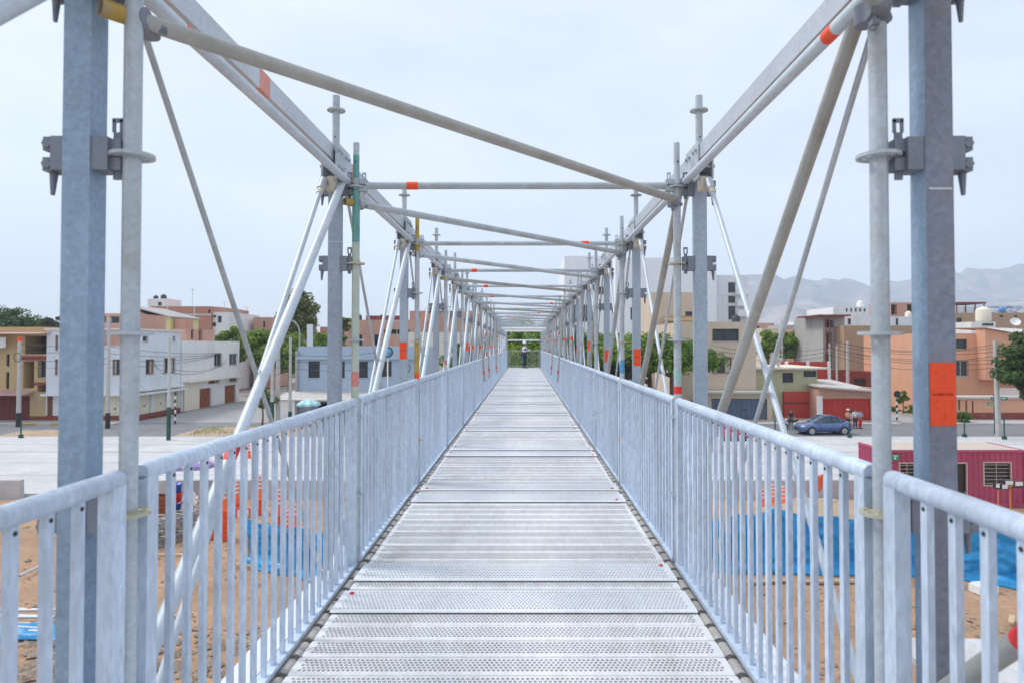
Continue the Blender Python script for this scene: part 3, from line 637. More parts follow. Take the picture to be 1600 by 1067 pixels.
# --- left background
def simple(name, label, px0, px1, pyt, d, dep, m, wins=(), z0=0, cat='building', par=.3, group=None):
    x0, x1 = PX(px0, d), PX(px1, d); return building(name, label, x0, x1, d, d + dep, PZ(pyt, d), m, front=fpx(d, x0, wins), z0=z0, par=par, cat=cat, group=group)
r = simple('brick_building', 'raw red brick building with concrete columns behind the corner house', 233, 330, 479, 104, 14, BRICK, [(325, 328, 484, 490, 'wk')])
off = r.location
for p in (233.5, 260, 302): obj('concrete_column', MB().bb(PX(p, 104) - off.x, PX(p + 2.6, 104) - off.x, -.03, -.003, .3, PZ(479.5, 104)), SLABM, r)
obj('concrete_beam', MB().bb(PX(233, 104) - off.x, PX(330, 104) - off.x, -.045, -.031, PZ(493.5, 104), PZ(490.5, 104)), SLABM, r)
building('wall', '', PX(230, 108), PX(263, 108), 108, 112, PZ(467, 108), WWHITE, front=fpx(108, PX(230, 108), [(246, 252, 472, 478, 'w')]), z0=PZ(479, 104) - .4, root=r, wn='stair_tower', par=.2)
simple('white_block', 'small white block with dark windows beside the brick building', 331, 358, 488, 104.5, 12, WWHITE, [(332, 337, 493, 496, 'wk'), (340, 346, 494, 504, 'wk'), (332, 337, 504, 510, 'wk')])
simple('pale_block', 'pale rooftop block behind the white block', 308, 343, 480, 125, 10, WGREY)
simple('long_brick_house', 'low brick house beside the green trees', 368, 420, 499, 118, 12, BRICK, [(395, 401, 504, 512, 'wk')])
simple('pink_block', 'pale pink and white block partly behind the diagonal tube', 396, 424, 496, 112, 10, WPINK, [(411, 414, 502, 512, 'wk')])
gb = thing('gabled_house', 'lemon and tan house with a pitched grey roof above the corner house', 'house', (PX(232, 78), 78, 0)); off = gb.location
x0, x1, zt = PX(190, 78) - off.x, PX(238, 78) - off.x, PZ(496, 78)
obj('wall', MB().prism([(x0, 5), (x1, 5), (x1, zt), ((x0 * .75 + x1 * .25), PZ(480, 78)), (x0, zt)], 'y', 0, 7), WTAN, gb)
obj('side_wall', MB().bb(x1 + .003, x1 + 1.9, .3, 7, 5, PZ(495, 78)), WLY, gb)
obj('roof', MB().add([(x1 + 2.1, -.3, PZ(496, 78)), (x1 + 2.1, 7.3, PZ(496, 78)), (x0 * .75 + x1 * .25, 7.3, PZ(479, 78)), (x0 * .75 + x1 * .25, -.3, PZ(479, 78)), (x1 + 2.1, -.3, PZ(496, 78) + .12), (x1 + 2.1, 7.3, PZ(496, 78) + .12), (x0 * .75 + x1 * .25, 7.3, PZ(479, 78) + .12), (x0 * .75 + x1 * .25, -.3, PZ(479, 78) + .12)], [(0, 1, 2, 3), (7, 6, 5, 4), (0, 3, 7, 4), (0, 4, 5, 1)]), WGREY, gb)
obj('vent_box', MB().bb(x1 + 2, x1 + 3.2, 1, 3, 7.6, PZ(498, 78)), WPINK, gb)
# grey blue house across the side street
D2 = 66
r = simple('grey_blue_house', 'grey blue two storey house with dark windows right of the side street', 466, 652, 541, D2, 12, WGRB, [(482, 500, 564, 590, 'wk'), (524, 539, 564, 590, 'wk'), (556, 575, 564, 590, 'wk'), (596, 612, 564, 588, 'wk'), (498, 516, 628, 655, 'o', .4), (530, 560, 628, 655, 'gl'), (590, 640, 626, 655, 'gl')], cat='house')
off = r.location
obj('chimney_column', MB().bb(PX(479, D2) - off.x, PX(486, D2) - off.x, .1, .6, PZ(541, D2) - .3, PZ(507, D2)), WBLUE, r)
obj('porch_roof', MB().add([(PX(440, D2) - off.x, -3.2, 2.0), (PX(652, D2) - off.x, -3.2, 2.0), (PX(652, D2) - off.x, -.003, 2.6), (PX(456, D2) - off.x, -.003, 2.6), (PX(440, D2) - off.x, -3.2, 1.88), (PX(652, D2) - off.x, -3.2, 1.88), (PX(652, D2) - off.x, -.003, 2.48), (PX(456, D2) - off.x, -.003, 2.48)], [(0, 1, 2, 3), (7, 6, 5, 4), (0, 4, 5, 1), (0, 3, 7, 4)]), SLABM, r)
obj('side_column', MB().bb(PX(463, D2) - off.x, PX(466.5, D2) - off.x, -.3, .3, .1, PZ(548, D2)), WGREY, r)
obj('ledge', MB().bb(PX(466, D2) - off.x, PX(652, D2) - off.x, -.35, -.003, PZ(561, D2), PZ(557, D2)), WGRB, r)
r = simple('brown_flat_block', 'dusty pink flat block with a dark roof terrace behind the grey blue house', 545, 660, 500, 96, 14, WPINK, [(556, 566, 523, 540, 'wk'), (585, 592, 523, 540, 'wk'), (600, 640, 515, 522, 'o', .5)])
obj('roof_shed', MB().bb(-3, 2.2, 1, 5, PZ(502, 96), PZ(493, 96)), DRED, r)
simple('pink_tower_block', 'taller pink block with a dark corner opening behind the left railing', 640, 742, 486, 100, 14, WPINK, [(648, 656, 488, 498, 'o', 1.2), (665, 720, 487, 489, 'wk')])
simple('white_shop_block', 'pale cream block below the pink tower block', 628, 725, 519, 84, 10, WCREAM, [(640, 646, 560, 580, 'wk'), (672, 680, 560, 590, 'wk')])
# --- right: big white building and its neighbours
r = simple('white_tower', 'large white apartment tower with few windows rising over the trees', 962, 1120, 403, 112, 22, WTOW, [(952 + 14, 972, 447, 458, 'wk'), (985, 1004, 480, 500, 'w')], cat='building')
off = r.location
simple('white_tower_annex', 'lower white annex with a striped top left of the tower', 882, 962, 400, 116, 18, WTOW, [(890, 930, 476, 503, 'w'), (936, 948, 448, 460, 'wk'), (955, 961, 447, 458, 'wk')])
r = simple('blue_balcony_tower', 'grey blue tower with white balconies beside the white tower', 1120, 1170, 430, 113, 18, WBLUE, [(1138, 1150, 441, 458, 'w'), (1138, 1150, 462, 474, 'w'), (1138, 1150, 478, 500, 'w')])
off = r.location
for p in (459.5, 477, 493): obj('balcony', MB().bb(PX(1150, 113) - off.x, PX(1169, 113) - off.x, -1.2, -.003, PZ(p + 2, 113), PZ(p, 113)).bb(PX(1150, 113) - off.x, PX(1169, 113) - off.x, -1.2, -1.1, PZ(p, 113), PZ(p - 8, 113)), WHITE, r)
r = simple('cream_roof_house', 'cream house with a brown tiled canopy and red brown balcony doors above the ficus', 1018, 1096, 457, 84, 12, WBEIGE, [(1071, 1082, 487, 494, 'wk'), (1069, 1090, 515, 532, 'gb'), (1008 + 12, 1026, 498, 508, 'wk')], cat='house')
off = r.location
obj('tiled_canopy', MB().add([(PX(1032, 84) - off.x, -1.8, PZ(502, 84)), (PX(1094, 84) - off.x, -1.8, PZ(502, 84)), (PX(1094, 84) - off.x, -.003, PZ(494, 84)), (PX(1038, 84) - off.x, -.003, PZ(494, 84)), (PX(1032, 84) - off.x, -1.8, PZ(504, 84)), (PX(1094, 84) - off.x, -1.8, PZ(504, 84)), (PX(1094, 84) - off.x, -.003, PZ(498, 84)), (PX(1038, 84) - off.x, -.003, PZ(498, 84))], [(0, 1, 2, 3), (7, 6, 5, 4), (0, 4, 5, 1), (0, 3, 7, 4)]), mat('brown_tile', (.33, .22, .10), .8, 0, .2, 2), r)
obj('canopy_post', MB().bb(PX(1040, 84) - off.x, PX(1043, 84) - off.x, -1.5, -1.2, 0, PZ(503, 84)), WTAN, r)
DR = 64
r = simple('beige_house', 'beige three storey house with a dark strip window above blue garage doors', 1064, 1181, 503, DR, 13, WBEIGE, [(1113, 1154.5, 514, 533, 'wk'), (1112, 1143, 558.5, 583, 'wb'), (1072, 1104, 625, 654, 'gl')], cat='house')
off = r.location
gr = simple('blue_garage_wall', 'low wall with wide blue metal garage doors under a concrete ledge', 1106, 1206, 614, 62.4, 1.5, WBEIGE, [(1111, 1198, 622, 655, 'gl')], cat='garage', par=0)
off2 = gr.location
obj('ledge', MB().bb(PX(1098, 62.4) - off2.x, PX(1206, 62.4) - off2.x, -.5, 1.5, PZ(614, 62.4) + .003, PZ(611, 62.4)), SLABM, gr)
r = simple('olive_house', 'olive green house with two dark windows on a red ground floor', 1176, 1276, 576, 65, 9, WOLIVE, [(1222, 1239, 582, 597.5, 'wk'), (1255, 1275, 579, 588.5, 'wk')], cat='house', par=0)
off = r.location
obj('roof_slab', MB().bb(PX(1172, 65) - off.x, PX(1290, 65) - off.x, -.6, 9, PZ(576, 65) + .003, PZ(573.5, 65)), WCREAM, r)
obj('ground_floor', MB().bb(PX(1222, 65) - off.x, PX(1279, 65) - off.x, -.35, -.003, .13, PZ(611, 65)), WRED, r)
vb = MB()
for k in range(14): vb.bb(PX(1223 + k * 2.75, 65) - off.x, PX(1224.8 + k * 2.75, 65) - off.x, -.37, -.352, PZ(630, 65), PZ(627, 65))
obj('vent_strip', vb, BLKF, r, kind='stuff')
r = simple('red_roof_wall', 'red rooftop wall with white columns behind the olive house', 1226, 1296, 565, 74, 1.2, WRED, cat='wall')
off = r.location
for p in (1226, 1259, 1292): obj('white_column', MB().bb(PX(p, 74) - off.x, PX(p + 4.5, 74) - off.x, -.15, -.003, 0, PZ(564, 74)), WHITE, r)
r = simple('red_garage_house', 'low house with a tall red garage gate where three people stand', 1279, 1368, 606, 62.6, 9, WPINK, [(1284, 1359.5, 622, 659, 'gr')], cat='house', par=0)
off = r.location
obj('roof_slab', MB().add([(PX(1276, 62.6) - off.x, -.9, PZ(602, 62.6)), (PX(1366, 62.6) - off.x, -.9, PZ(609, 62.6)), (PX(1366, 62.6) - off.x, 9, PZ(600, 62.6)), (PX(1276, 62.6) - off.x, 9, PZ(597, 62.6)), (PX(1276, 62.6) - off.x, -.9, PZ(604.5, 62.6)), (PX(1366, 62.6) - off.x, -.9, PZ(611.5, 62.6)), (PX(1366, 62.6) - off.x, 9, PZ(604, 62.6)), (PX(1276, 62.6) - off.x, 9, PZ(604, 62.6))], [(0, 1, 2, 3), (7, 6, 5, 4), (0, 4, 5, 1), (1, 5, 6, 2), (0, 3, 7, 4)]), SLABM, r)
obj('gate_post', MB().bb(PX(1275, 62.6) - off.x, PX(1283, 62.6) - off.x, -.2, -.003, .13, PZ(618, 62.6)), WWHITE, r)
r = simple('red_upper_house', 'dark red upper floor with a wide black window behind the garage roof', 1298, 1362, 580, 80, 6, DRED, [(1333, 1352, 591, 608, 'wk')], cat='house')
r = simple('tan_wall_house', 'big plain tan wall house behind the red garage', 1319, 1432, 509, 92, 12, WTAN, [(1424, 1431, 530, 545, 'wn')], cat='house')
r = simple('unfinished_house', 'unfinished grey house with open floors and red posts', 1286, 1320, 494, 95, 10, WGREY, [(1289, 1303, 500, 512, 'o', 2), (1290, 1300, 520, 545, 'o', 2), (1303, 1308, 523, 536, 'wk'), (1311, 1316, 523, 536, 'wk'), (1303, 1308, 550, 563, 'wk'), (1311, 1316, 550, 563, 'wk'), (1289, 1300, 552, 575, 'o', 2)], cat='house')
off = r.location
obj('overhang_roof', MB().bb(PX(1272, 95) - off.x, PX(1322, 95) - off.x, -1.5, 6, PZ(495, 95) + .01, PZ(492.5, 95)), DRED, r)
for p in (1284.5, 1290): obj('red_post', MB().bb(PX(p, 95) - off.x, PX(p + 1.4, 95) - off.x, -1.2, -1.05, 0, PZ(496, 95)), DRED, r)
simple('grey_shed_block', 'pale grey rooftop block over the tan wall house', 1312, 1428, 495, 104, 10, WBLUE, [(1325, 1330, 498, 507, 'wk'), (1400, 1404, 497, 508, 'wk')])
simple('white_roof_block', 'white block with rooftop boxes far behind the tan wall house', 1302, 1365, 480, 150, 14, WWHITE, [(1322 + k * 7, 1325 + k * 7, 482, 487, 'wk') for k in range(5)])
simple('pink_rooftop', 'pink rooftop room with a dark opening', 1392, 1430, 473, 128, 8, WPINK, [(1393, 1402, 476, 492, 'o', 1), (1418, 1428, 476, 490, 'o', 1)])
simple('red_side_wall', 'red garden wall beside the small street with planters', 1376, 1432, 600, 84, 1, WRED, cat='wall')
# salmon corner house
r = simple('salmon_house', 'salmon pink corner house with grey windows and a sloped roof', 1440, 1640, 521, 70, 12, WSALM, [(1493, 1511, 530, 545, 'wk'), (1490, 1513, 563, 588, 'w'), (1572, 1592, 528, 545, 'wk'), (1450, 1466, 563, 588, 'w')], cat='house')
off = r.location
obj('upper_volume', MB().prism([(PX(1525, 70) - off.x, PZ(592, 70)), (PX(1640, 70) - off.x, PZ(592, 70)), (PX(1640, 70) - off.x, PZ(521, 70)), (PX(1563, 70) - off.x, PZ(521, 70)), (PX(1525, 70) - off.x, PZ(514, 70))], 'y', -1.4, -.003), WSALM, r)
obj('sloped_roof', MB().add([(PX(1522, 70) - off.x, -1.8, PZ(513, 70)), (PX(1566, 70) - off.x, -1.8, PZ(520.5, 70)), (PX(1645, 70) - off.x, -1.8, PZ(519, 70)), (PX(1645, 70) - off.x, 7, PZ(510, 70)), (PX(1522, 70) - off.x, 7, PZ(510, 70))], [(0, 1, 2, 3, 4)]), SLABM, r)
gw = building('garden_wall', 'salmon rounded garden wall with slit openings and a dark plinth', PX(1488, 63.5), PX(1700, 63.5), 63.5, 65, PZ(622, 63.5), WSALM, front=fpx(63.5, PX(1488, 63.5), [(1496, 1499, 624, 640, 'o', .2), (1507, 1510, 625, 642, 'o', .2), (1517, 1520, 626, 644, 'o', .2)]), par=.2, cat='wall')
off = gw.location
obj('plinth', MB().bb(PX(1488, 63.5) - off.x, PX(1700, 63.5) - off.x, -.06, -.003, .1, .75), DRED, gw)
cb = MB().bb(PX(1488, 63.5) - off.x, PX(1700, 63.5) - off.x, -.25, 1.6, PZ(622, 63.5) + .003, PZ(619, 63.5))
obj('coping', cb, SLABM, gw)
fc = MB()
for k in range(40):
    p = 1556 + k * 2.2; fc.bb(PX(p, 63.5) - off.x, PX(p + .8, 63.5) - off.x, .1, .14, PZ(619, 63.5), PZ(607, 63.5))
fc.bb(PX(1555, 63.5) - off.x, PX(1645, 63.5) - off.x, .1, .15, PZ(607.5, 63.5), PZ(606, 63.5))
obj('white_fence', fc, WHITE, gw, kind='stuff')
r = simple('tan_long_block', 'long tan block with blue scaffolding frames on its roof', 1545, 1700, 489, 118, 14, WTAN, [(1562, 1568, 493, 496, 'wk'), (1585, 1590, 493, 496, 'wk')])
off = r.location
rb = MB()
for k in range(30):
    px = 1560 + k * 3.3; rb.cyl((PX(px, 118) - off.x, random.uniform(.5, 8), PZ(490, 118)), (PX(px, 118) - off.x + random.uniform(-.1, .1), random.uniform(.5, 8), PZ(490 - random.uniform(5, 14), 118)), .05, 5)
for k in range(8): a = random.uniform(1560, 1640); rb.cyl((PX(a, 118) - off.x, 3, PZ(482 - random.uniform(0, 5), 118)), (PX(a + 25, 118) - off.x, 3.2, PZ(482 - random.uniform(0, 5), 118)), .05, 5)
obj('roof_frames', rb, mat('blue_steel', (.2, .3, .45), .6, .2), r, kind='stuff')
obj('blue_tank', MB().lathe([(0, 0), (.55, 0), (.55, .9), (.3, 1.2), (0, 1.2)], 12, (PX(1579, 118) - off.x, 2, PZ(489, 118))), mat('blue_tank', (.1, .3, .6), .5), r)
r = simple('roof_shed_house', 'brown brick house with an open sheet roofed rooftop shed', 1490, 1546, 489, 102, 8, WTAN, [(1495, 1503, 497, 505, 'wk')], cat='house')
off = r.location
obj('shed_roof', MB().bb(PX(1497, 102) - off.x, PX(1543, 102) - off.x, .2, 5, PZ(474.5, 102), PZ(472, 102)), DRED, r)
for p in (1498, 1512, 1527, 1541): obj('shed_post', MB().bb(PX(p, 102) - off.x, PX(p + 1.2, 102) - off.x, .4, .55, PZ(489, 102) - .3, PZ(474.5, 102)), WOOD, r)
obj('shed_panel', MB().bb(PX(1499, 102) - off.x, PX(1541, 102) - off.x, .6, .7, PZ(488, 102), PZ(480, 102)), WBLUE, r)
wt = thing('water_tank', 'large cream water tank on the white roof block', 'water tank', (PX(1537, 90), 90, PZ(503, 90)))
obj('tank_body', MB().lathe([(0, 0), (.85, 0), (.9, .2), (.9, 1.5), (.75, 1.75), (.3, 1.9), (0, 1.9)], 18), WCREAM, wt); obj('lid', MB().lathe([(0, 2.03), (.22, 2.02), (.25, 1.9)], 12), WCREAM, wt)
r = simple('tank_house', 'white roof block with a dark slot under the water tank', 1518, 1556, 503, 89, 6, WWHITE, [(1535, 1553, 505, 509, 'wk')])
dd = thing('satellite_dish', 'tilted white satellite dish on the roof above the salmon house', 'dish', (PX(1586, 88), 88, PZ(511, 88)))
db = MB().lathe([(0, 0), (.25, .04), (.45, .14), (.6, .3)], 16); 
o = obj('reflector', db, WHITE, dd, loc=(0, 0, .5)); o.rotation_euler = (R(50), R(-25), 0); obj('mast', MB().cyl((0, 0, -.3), (0, 0, .5), .04, 8), ALU, dd)
random.seed(8)
TANKB = mat('tank_black', (.05, .05, .05), .6)
for k, (px, py, d, sc, m, lb) in enumerate(((255, 467, 109, .7, TANKB, 'row of dark jars, left tank on the white stair tower'), (243, 467, 109.5, .6, TANKB, 'dark water tank at the left of the white stair tower'), (560, 500, 99, .8, TANKB, 'dark water tank on the dusty pink flat block'), (596, 500, 98, .7, TANKB, 'dark water tank at the right of the dusty pink flat block'), (668, 486, 103, .9, WBLUE, 'pale water tank on the taller pink block'), (1345, 480, 152, 1.2, WWHITE, 'white water tank on the far white block'), (1420, 495, 106, .8, WCREAM, 'cream water tank on the grey rooftop block'), (1150, 503, 68, .7, TANKB, 'dark water tank on the beige house roof'), (130, 516, 66, .7, TANKB, 'dark water tank on the corner house roof'))):
    t = thing('roof_tank', lb, 'water tank', (PX(px, d), d, PZ(py, d) - .35), 0, 'rooftop water tanks')
    obj('tank_body', MB().lathe([(0, 0), (.6 * sc, 0), (.62 * sc, .1), (.62 * sc, 1.1 * sc), (.5 * sc, 1.3 * sc), (.2 * sc, 1.45 * sc), (0, 1.45 * sc)], 14), m, t); obj('lid', MB().lathe([(0, 1.56 * sc), (.18 * sc, 1.55 * sc), (.2 * sc, 1.4 * sc)], 10), m, t)
for k, (px, py, d, h) in enumerate(((300, 478, 105, 3), (350, 488, 105, 2), (385, 499, 119, 2.5), (560, 541, 68, 2.2), (620, 541, 69, 3), (700, 486, 101, 2.5), (1060, 457, 86, 2), (1130, 503, 66, 3), (1340, 509, 94, 3), (1375, 509, 95, 2.4), (1260, 565, 74.5, 2.5), (1480, 521, 72, 2.2), (110, 511, 66, 2.4))):
    t = thing('roof_antenna', 'thin metal roof antenna, ' + ('left of the footbridge' if px < 800 else 'right of the footbridge') + f", {['first', 'second', 'third', 'fourth', 'fifth', 'sixth', 'first', 'second', 'third', 'fourth', 'fifth', 'sixth', 'leftmost'][k]} in its row", 'antenna', (PX(px, d), d, PZ(py, d) - .4), random.uniform(-.6, .6), 'roof antennas')
    obj('mast', MB().cyl((0, 0, 0), (0, 0, h), .03, 6), ALU, t); obj('boom', MB().cyl((-.5, 0, h - .1), (.5, 0, h - .1), .02, 5), ALU, t)
    for q in range(5): obj('element', MB().cyl((-.45 + q * .22, -.25, h - .1), (-.45 + q * .22, .25, h - .1), .015, 5), ALU, t)
# far town in the haze
fm = [WPINK, WWHITE, WTAN, WBEIGE, WGREY, BRICK]
random.seed(21)
for k, (p, w, t, d) in enumerate([(-60, 60, 505, 150), (20, 50, 508, 170), (70, 30, 504, 140), (100, 40, 510, 190), (430, 40, 512, 150), (500, 40, 511, 160), (530, 30, 505, 150), (590, 40, 508, 170), (700, 40, 508, 190), (1190, 26, 513, 175), (1222, 30, 508, 200), (1254, 22, 514, 185), (1180, 30, 505, 260), (1240, 34, 503, 300), (1270, 22, 503, 240), (1430, 40, 494, 170), (1470, 30, 490, 190)]):
    x0, x1 = PX(p, d), PX(p + w, d); z1 = PZ(t, d); ws = []
    for a in range(int((x1 - x0) / 2.6)):
        for v in range(int(z1 / 3)):
            if random.random() < .6: ws.append((.6 + a * 2.6, 1.7 + a * 2.6, 1 + v * 3, 2.2 + v * 3, 'wk'))
    sd_ = ['left of the white corner house', 'behind the left railing', 'between the beige and the tan houses'][0 if p < 300 else (1 if p < 1000 else 2)]
    building('far_house', f"{['small', 'low', 'squat'][k // 6]} {['pink', 'white', 'tan', 'beige', 'grey', 'brick'][k % 6]} hazy house far {sd_}", x0, x1, d, d + 12, z1, fm[k % 6], front=ws[:14], cat='house', group='far houses in the haze')

# ------------------------------------------------------------------ trees
BARK = mat('bark', (.16, .12, .09), .95, 0, .25, 6, .4)
def leafmat(name, c, tr=.4): return mat(name, c, .6, 0, .45, 1.1, 0, .35, trans=tr)
LBRIGHT = leafmat('bright_leaf', (.20, .31, .035)); LMID = leafmat('mid_leaf', (.125, .215, .03)); LDARK = leafmat('dark_leaf', (.075, .14, .035)); LOLIVE = leafmat('olive_leaf', (.19, .22, .06)); LGREY = leafmat('grey_leaf', (.07, .085, .055))
rng = np.random.default_rng(5)
def tree(name, label, x, y, zc, rx, ry, rz, n, m, leaf=.3, trunk=.2, clumps=28, lean=0, multi=3, flat=False, cat='tree', group=None, z0=0):
    root = thing(name, label, cat, (x, y, z0), 0, group); n = int(n * 1.9); clumps = int(clumps * 1.7)
    cs = []
    for k in range(clumps):
        v = rng.normal(size=3); v /= np.linalg.norm(v); rr = rng.uniform(.12, .98) ** .6
        if flat: v[2] = abs(v[2]) * .9 - .25
        cs.append(v * rr * np.array([rx, ry, rz]))
    cs = np.array(cs); cr = rng.uniform(.14, .44, clumps) * min(rx, ry, rz * 1.4)
    idx = rng.integers(0, clumps, n)
    d = rng.normal(size=(n, 3)); d /= np.linalg.norm(d, axis=1)[:, None]
    p = cs[idx] + d * (cr[idx] * rng.uniform(.45, 1.05, n) ** .6)[:, None] * np.array([1.15, 1.15, .8]) + np.array([0, 0, zc])
    nrm = d * .8 + rng.normal(size=(n, 3)) * .5 + np.array([0, 0, .5]); nrm /= np.linalg.norm(nrm, axis=1)[:, None]
    t = np.cross(nrm, rng.normal(size=(n, 3))); t /= np.linalg.norm(t, axis=1)[:, None]; bt = np.cross(nrm, t)
    s = leaf * rng.uniform(.6, 1.25, n)[:, None]
    V = np.stack([p - t * s * .5, p + bt * s * .28, p + t * s * .5, p - bt * s * .28], 1).reshape(-1, 3)
    me = bpy.data.meshes.new('crown'); me.from_pydata(V.tolist(), [], np.arange(4 * n).reshape(-1, 4).tolist()); me.materials.append(m); me.update()
    link('crown', me, root)
    b = MB(); zb = max(.3, zc - rz * .45)
    b.path([(0, 0, 0), (.05, 0, zb * .4), (lean * .5, .05, zb * .8), (lean, 0, zc)], trunk, 8, [trunk * 1.25, trunk, trunk * .85, trunk * .4])
    for k in range(min(clumps, 9)):
        c = cs[k] * .8 + np.array([0, 0, zc]); st_ = Vector((lean * .5, 0, zb * random.uniform(.7, 1))); b.path([st_, (st_ + Vector(c)) / 2 + Vector((0, 0, -.15 * rz)), Vector(c)], .05, 5, [trunk * .45, trunk * .28, trunk * .08])
    obj('trunk', b, BARK, root)
    return root
def ptree(name, label, px, py0, py1, d, wpx, n, m, **k):
    x = PX(px, d); zt, zb = PZ(py0, d), PZ(py1, d); rx = wpx / 2 / F * d
    return tree(name, label, x, d, (zt + zb) / 2, rx, k.pop('ry', rx * .9), (zt - zb) / 2, n, m, **k)
ptree('ficus_tree', 'broad dark green ficus with a flat crown nearest the right railing', 1050, 519, 600, 56, 150, 7500, LMID, leaf=.34, trunk=.26, flat=True, clumps=40)
ptree('ficus_tree', 'broad bright green ficus behind the middle of the right railing', 975, 513, 596, 58, 150, 7500, LBRIGHT, leaf=.34, trunk=.24, flat=True, clumps=40)
ptree('ficus_tree', 'green ficus crown seen through the far right railing posts', 905, 510, 598, 60, 120, 6500, LMID, leaf=.34, trunk=.24, clumps=36)
ptree('ficus_tree', 'mid green ficus between the two widest crowns on the right', 1015, 522, 602, 62, 130, 6000, LMID, leaf=.34, trunk=.26, flat=True, clumps=36)
ptree('ficus_tree', 'darker low ficus behind the right railing near the far end', 945, 528, 606, 63, 120, 6000, LMID, leaf=.34, trunk=.26, clumps=36)
ptree('round_tree', 'sunlit green tree filling the far end of the footbridge', 842, 500, 610, 58, 100, 6500, LBRIGHT, leaf=.32, clumps=46)
ptree('round_tree', 'olive green tree left of the worker at the far end', 782, 505, 610, 62, 100, 6500, LOLIVE, leaf=.32, clumps=40)
ptree('round_tree', 'green tree behind the far left railing', 728, 536, 610, 60, 70, 4500, LMID, leaf=.32, clumps=34)
ptree('bush', 'low bush mass below the end of the footbridge', 815, 572, 640, 54, 120, 5000, LMID, leaf=.3, clumps=36, trunk=.1, cat='bush')
ptree('street_tree', 'bright green tree behind the white wing house', 362, 503, 570, 98, 46, 3000, LBRIGHT, leaf=.5, clumps=26)
ptree('street_tree', 'bright green tree right of the white wing house', 405, 512, 575, 96, 54, 3000, LBRIGHT, leaf=.5, clumps=26)
ptree('street_tree', 'bright green trees spreading behind the lamp posts', 452, 520, 585, 88, 70, 4000, LBRIGHT, leaf=.45, clumps=30)
ptree('street_tree', 'small bright tree above the grey blue house roof', 505, 516, 560, 84, 50, 2500, LBRIGHT, leaf=.45, clumps=22)
ptree('street_tree', 'green tree top right of the square post over the grey blue house', 532, 522, 560, 86, 24, 1500, LBRIGHT, leaf=.45, clumps=14)
ptree('tall_cypress', 'tall olive cypress rising above the roofs left of the railing', 466, 453, 548, 104, 58, 7000, LOLIVE, leaf=.5, clumps=50, trunk=.3)
ptree('dry_tree', 'reddish green tree on the terrace behind the grey blue house', 533, 494, 520, 92, 30, 1500, LOLIVE, leaf=.4, clumps=14)
ptree('dark_tree', 'dark green tree mass above the yellow house', 15, 485, 560, 115, 84, 4000, LDARK, leaf=.6, clumps=32)
ptree('dark_tree', 'grey green tree behind the yellow and white houses', 78, 488, 560, 130, 44, 2500, LGREY, leaf=.6, clumps=22)
ptree('street_tree', 'bright green tree between the beige house and far houses', 1200, 512, 560, 105, 36, 2500, LBRIGHT, leaf=.5, clumps=22)
ptree('street_tree', 'rounded green tree behind the olive house roof', 1242, 512, 560, 105, 52, 3000, LBRIGHT, leaf=.5, clumps=24)
ptree('willowy_tree', 'dark drooping tree at the right edge beside the utility pole', 1606, 512, 625, 50, 88, 6500, LDARK, leaf=.3, clumps=40, trunk=.22)
ptree('clipped_tree', 'small clipped round tree beside the side street', 411, 608, 636, 60, 40, 1500, LOLIVE, leaf=.22, clumps=14, trunk=.08)
ptree('planter_tree', 'small slender tree beside the striped post', 1410, 607, 630, 70, 20, 700, LMID, leaf=.25, clumps=9, trunk=.06)
for px, py0, py1, d, w, lb in ((1500, 641, 662, 61.5, 36, 'round green shrub against the salmon wall'), (1424, 632, 650, 72, 26, 'small green shrub on the pavement near the striped post'), (1392, 634, 646, 74, 30, 'low shrub below the red garden wall')):
    ptree('shrub', lb, px, py0, py1, d, w, 900, LMID, leaf=.2, clumps=10, trunk=.04, cat='shrub')
obj('verge_grass', (lambda b: [b.add([(x, y, .05), (x + .05, y, .05), (x + random.uniform(-.1, .1), y, .35)], [(0, 1, 2)]) for x, y in ((random.uniform(-26, -20), random.uniform(53, 57)) for _ in range(900))] and b)(MB()), LBRIGHT, kind='stuff')

# ------------------------------------------------------------------ poles, lamps, wires
POLE = mat('pole_concrete', (.50, .49, .47), .9, 0, .12, 2); PGREEN = mat('pole_green', (.02, .075, .055), .6, 0, .1, 2); BLACKP = mat('black_paint', (.03, .03, .03), .6); 
def pole(name, label, px, py0, d, r=.12, base=None, bh=1.2, z0=.0, cat='pole', top=None):
    x = PX(px, d); h = PZ(py0, d) - z0; t = thing(name, label, cat, (x, d, z0))
    obj('shaft', MB().cyl((0, 0, 0), (0, 0, h), r, 12, r * .75), POLE, t)
    if base: obj('painted_base', MB().cyl((0, 0, .0), (0, 0, bh), r * 1.12, 12, r * 1.08), base, t)
    if top: obj('painted_top', MB().cyl((0, 0, h - .35), (0, 0, h + .02), r * .85, 12), top, t)
    return t
p1 = pole('utility_pole', 'white utility pole with an orange top in front of the yellow house', 31, 527, 58.8, .19, BLACKP, 1.2, top=ORANGE)
b = MB()
for k in range(20):
    a = 2 * math.pi * k / 20
p2 = pole('utility_pole', 'tall thin white utility pole in front of the corner house', 170, 497, 57.6, .17, BLACKP, 1.3)
p3 = pole('utility_pole', 'grey pole with a green base in front of the brown windows', 265, 528, 49.8, .13, PGREEN, 2.4, z0=.1)
p4 = pole('street_pole', 'leftmost of three grey poles with green bases by the grey blue house', 426, 552, 58, .16, PGREEN, 2.2)
p5 = pole('street_pole', 'white middle pole of the three by the grey blue house', 435, 535, 61, .22, None)
p6 = pole('street_pole', 'thin brown grey pole with a green base right of its two neighbours', 454, 527, 60, .15, PGREEN, 1.2)
p7 = pole('utility_pole', 'leaning grey utility pole with cable loops before the salmon house', 1558, 532, 52.2, .2, None, z0=.1)
p7.rotation_euler = (0, R(-1.2), 0)
lm = thing('street_lamp', 'curved street lamp arm above the bright trees', 'lamp', (PX(468, 70), 70, 0))
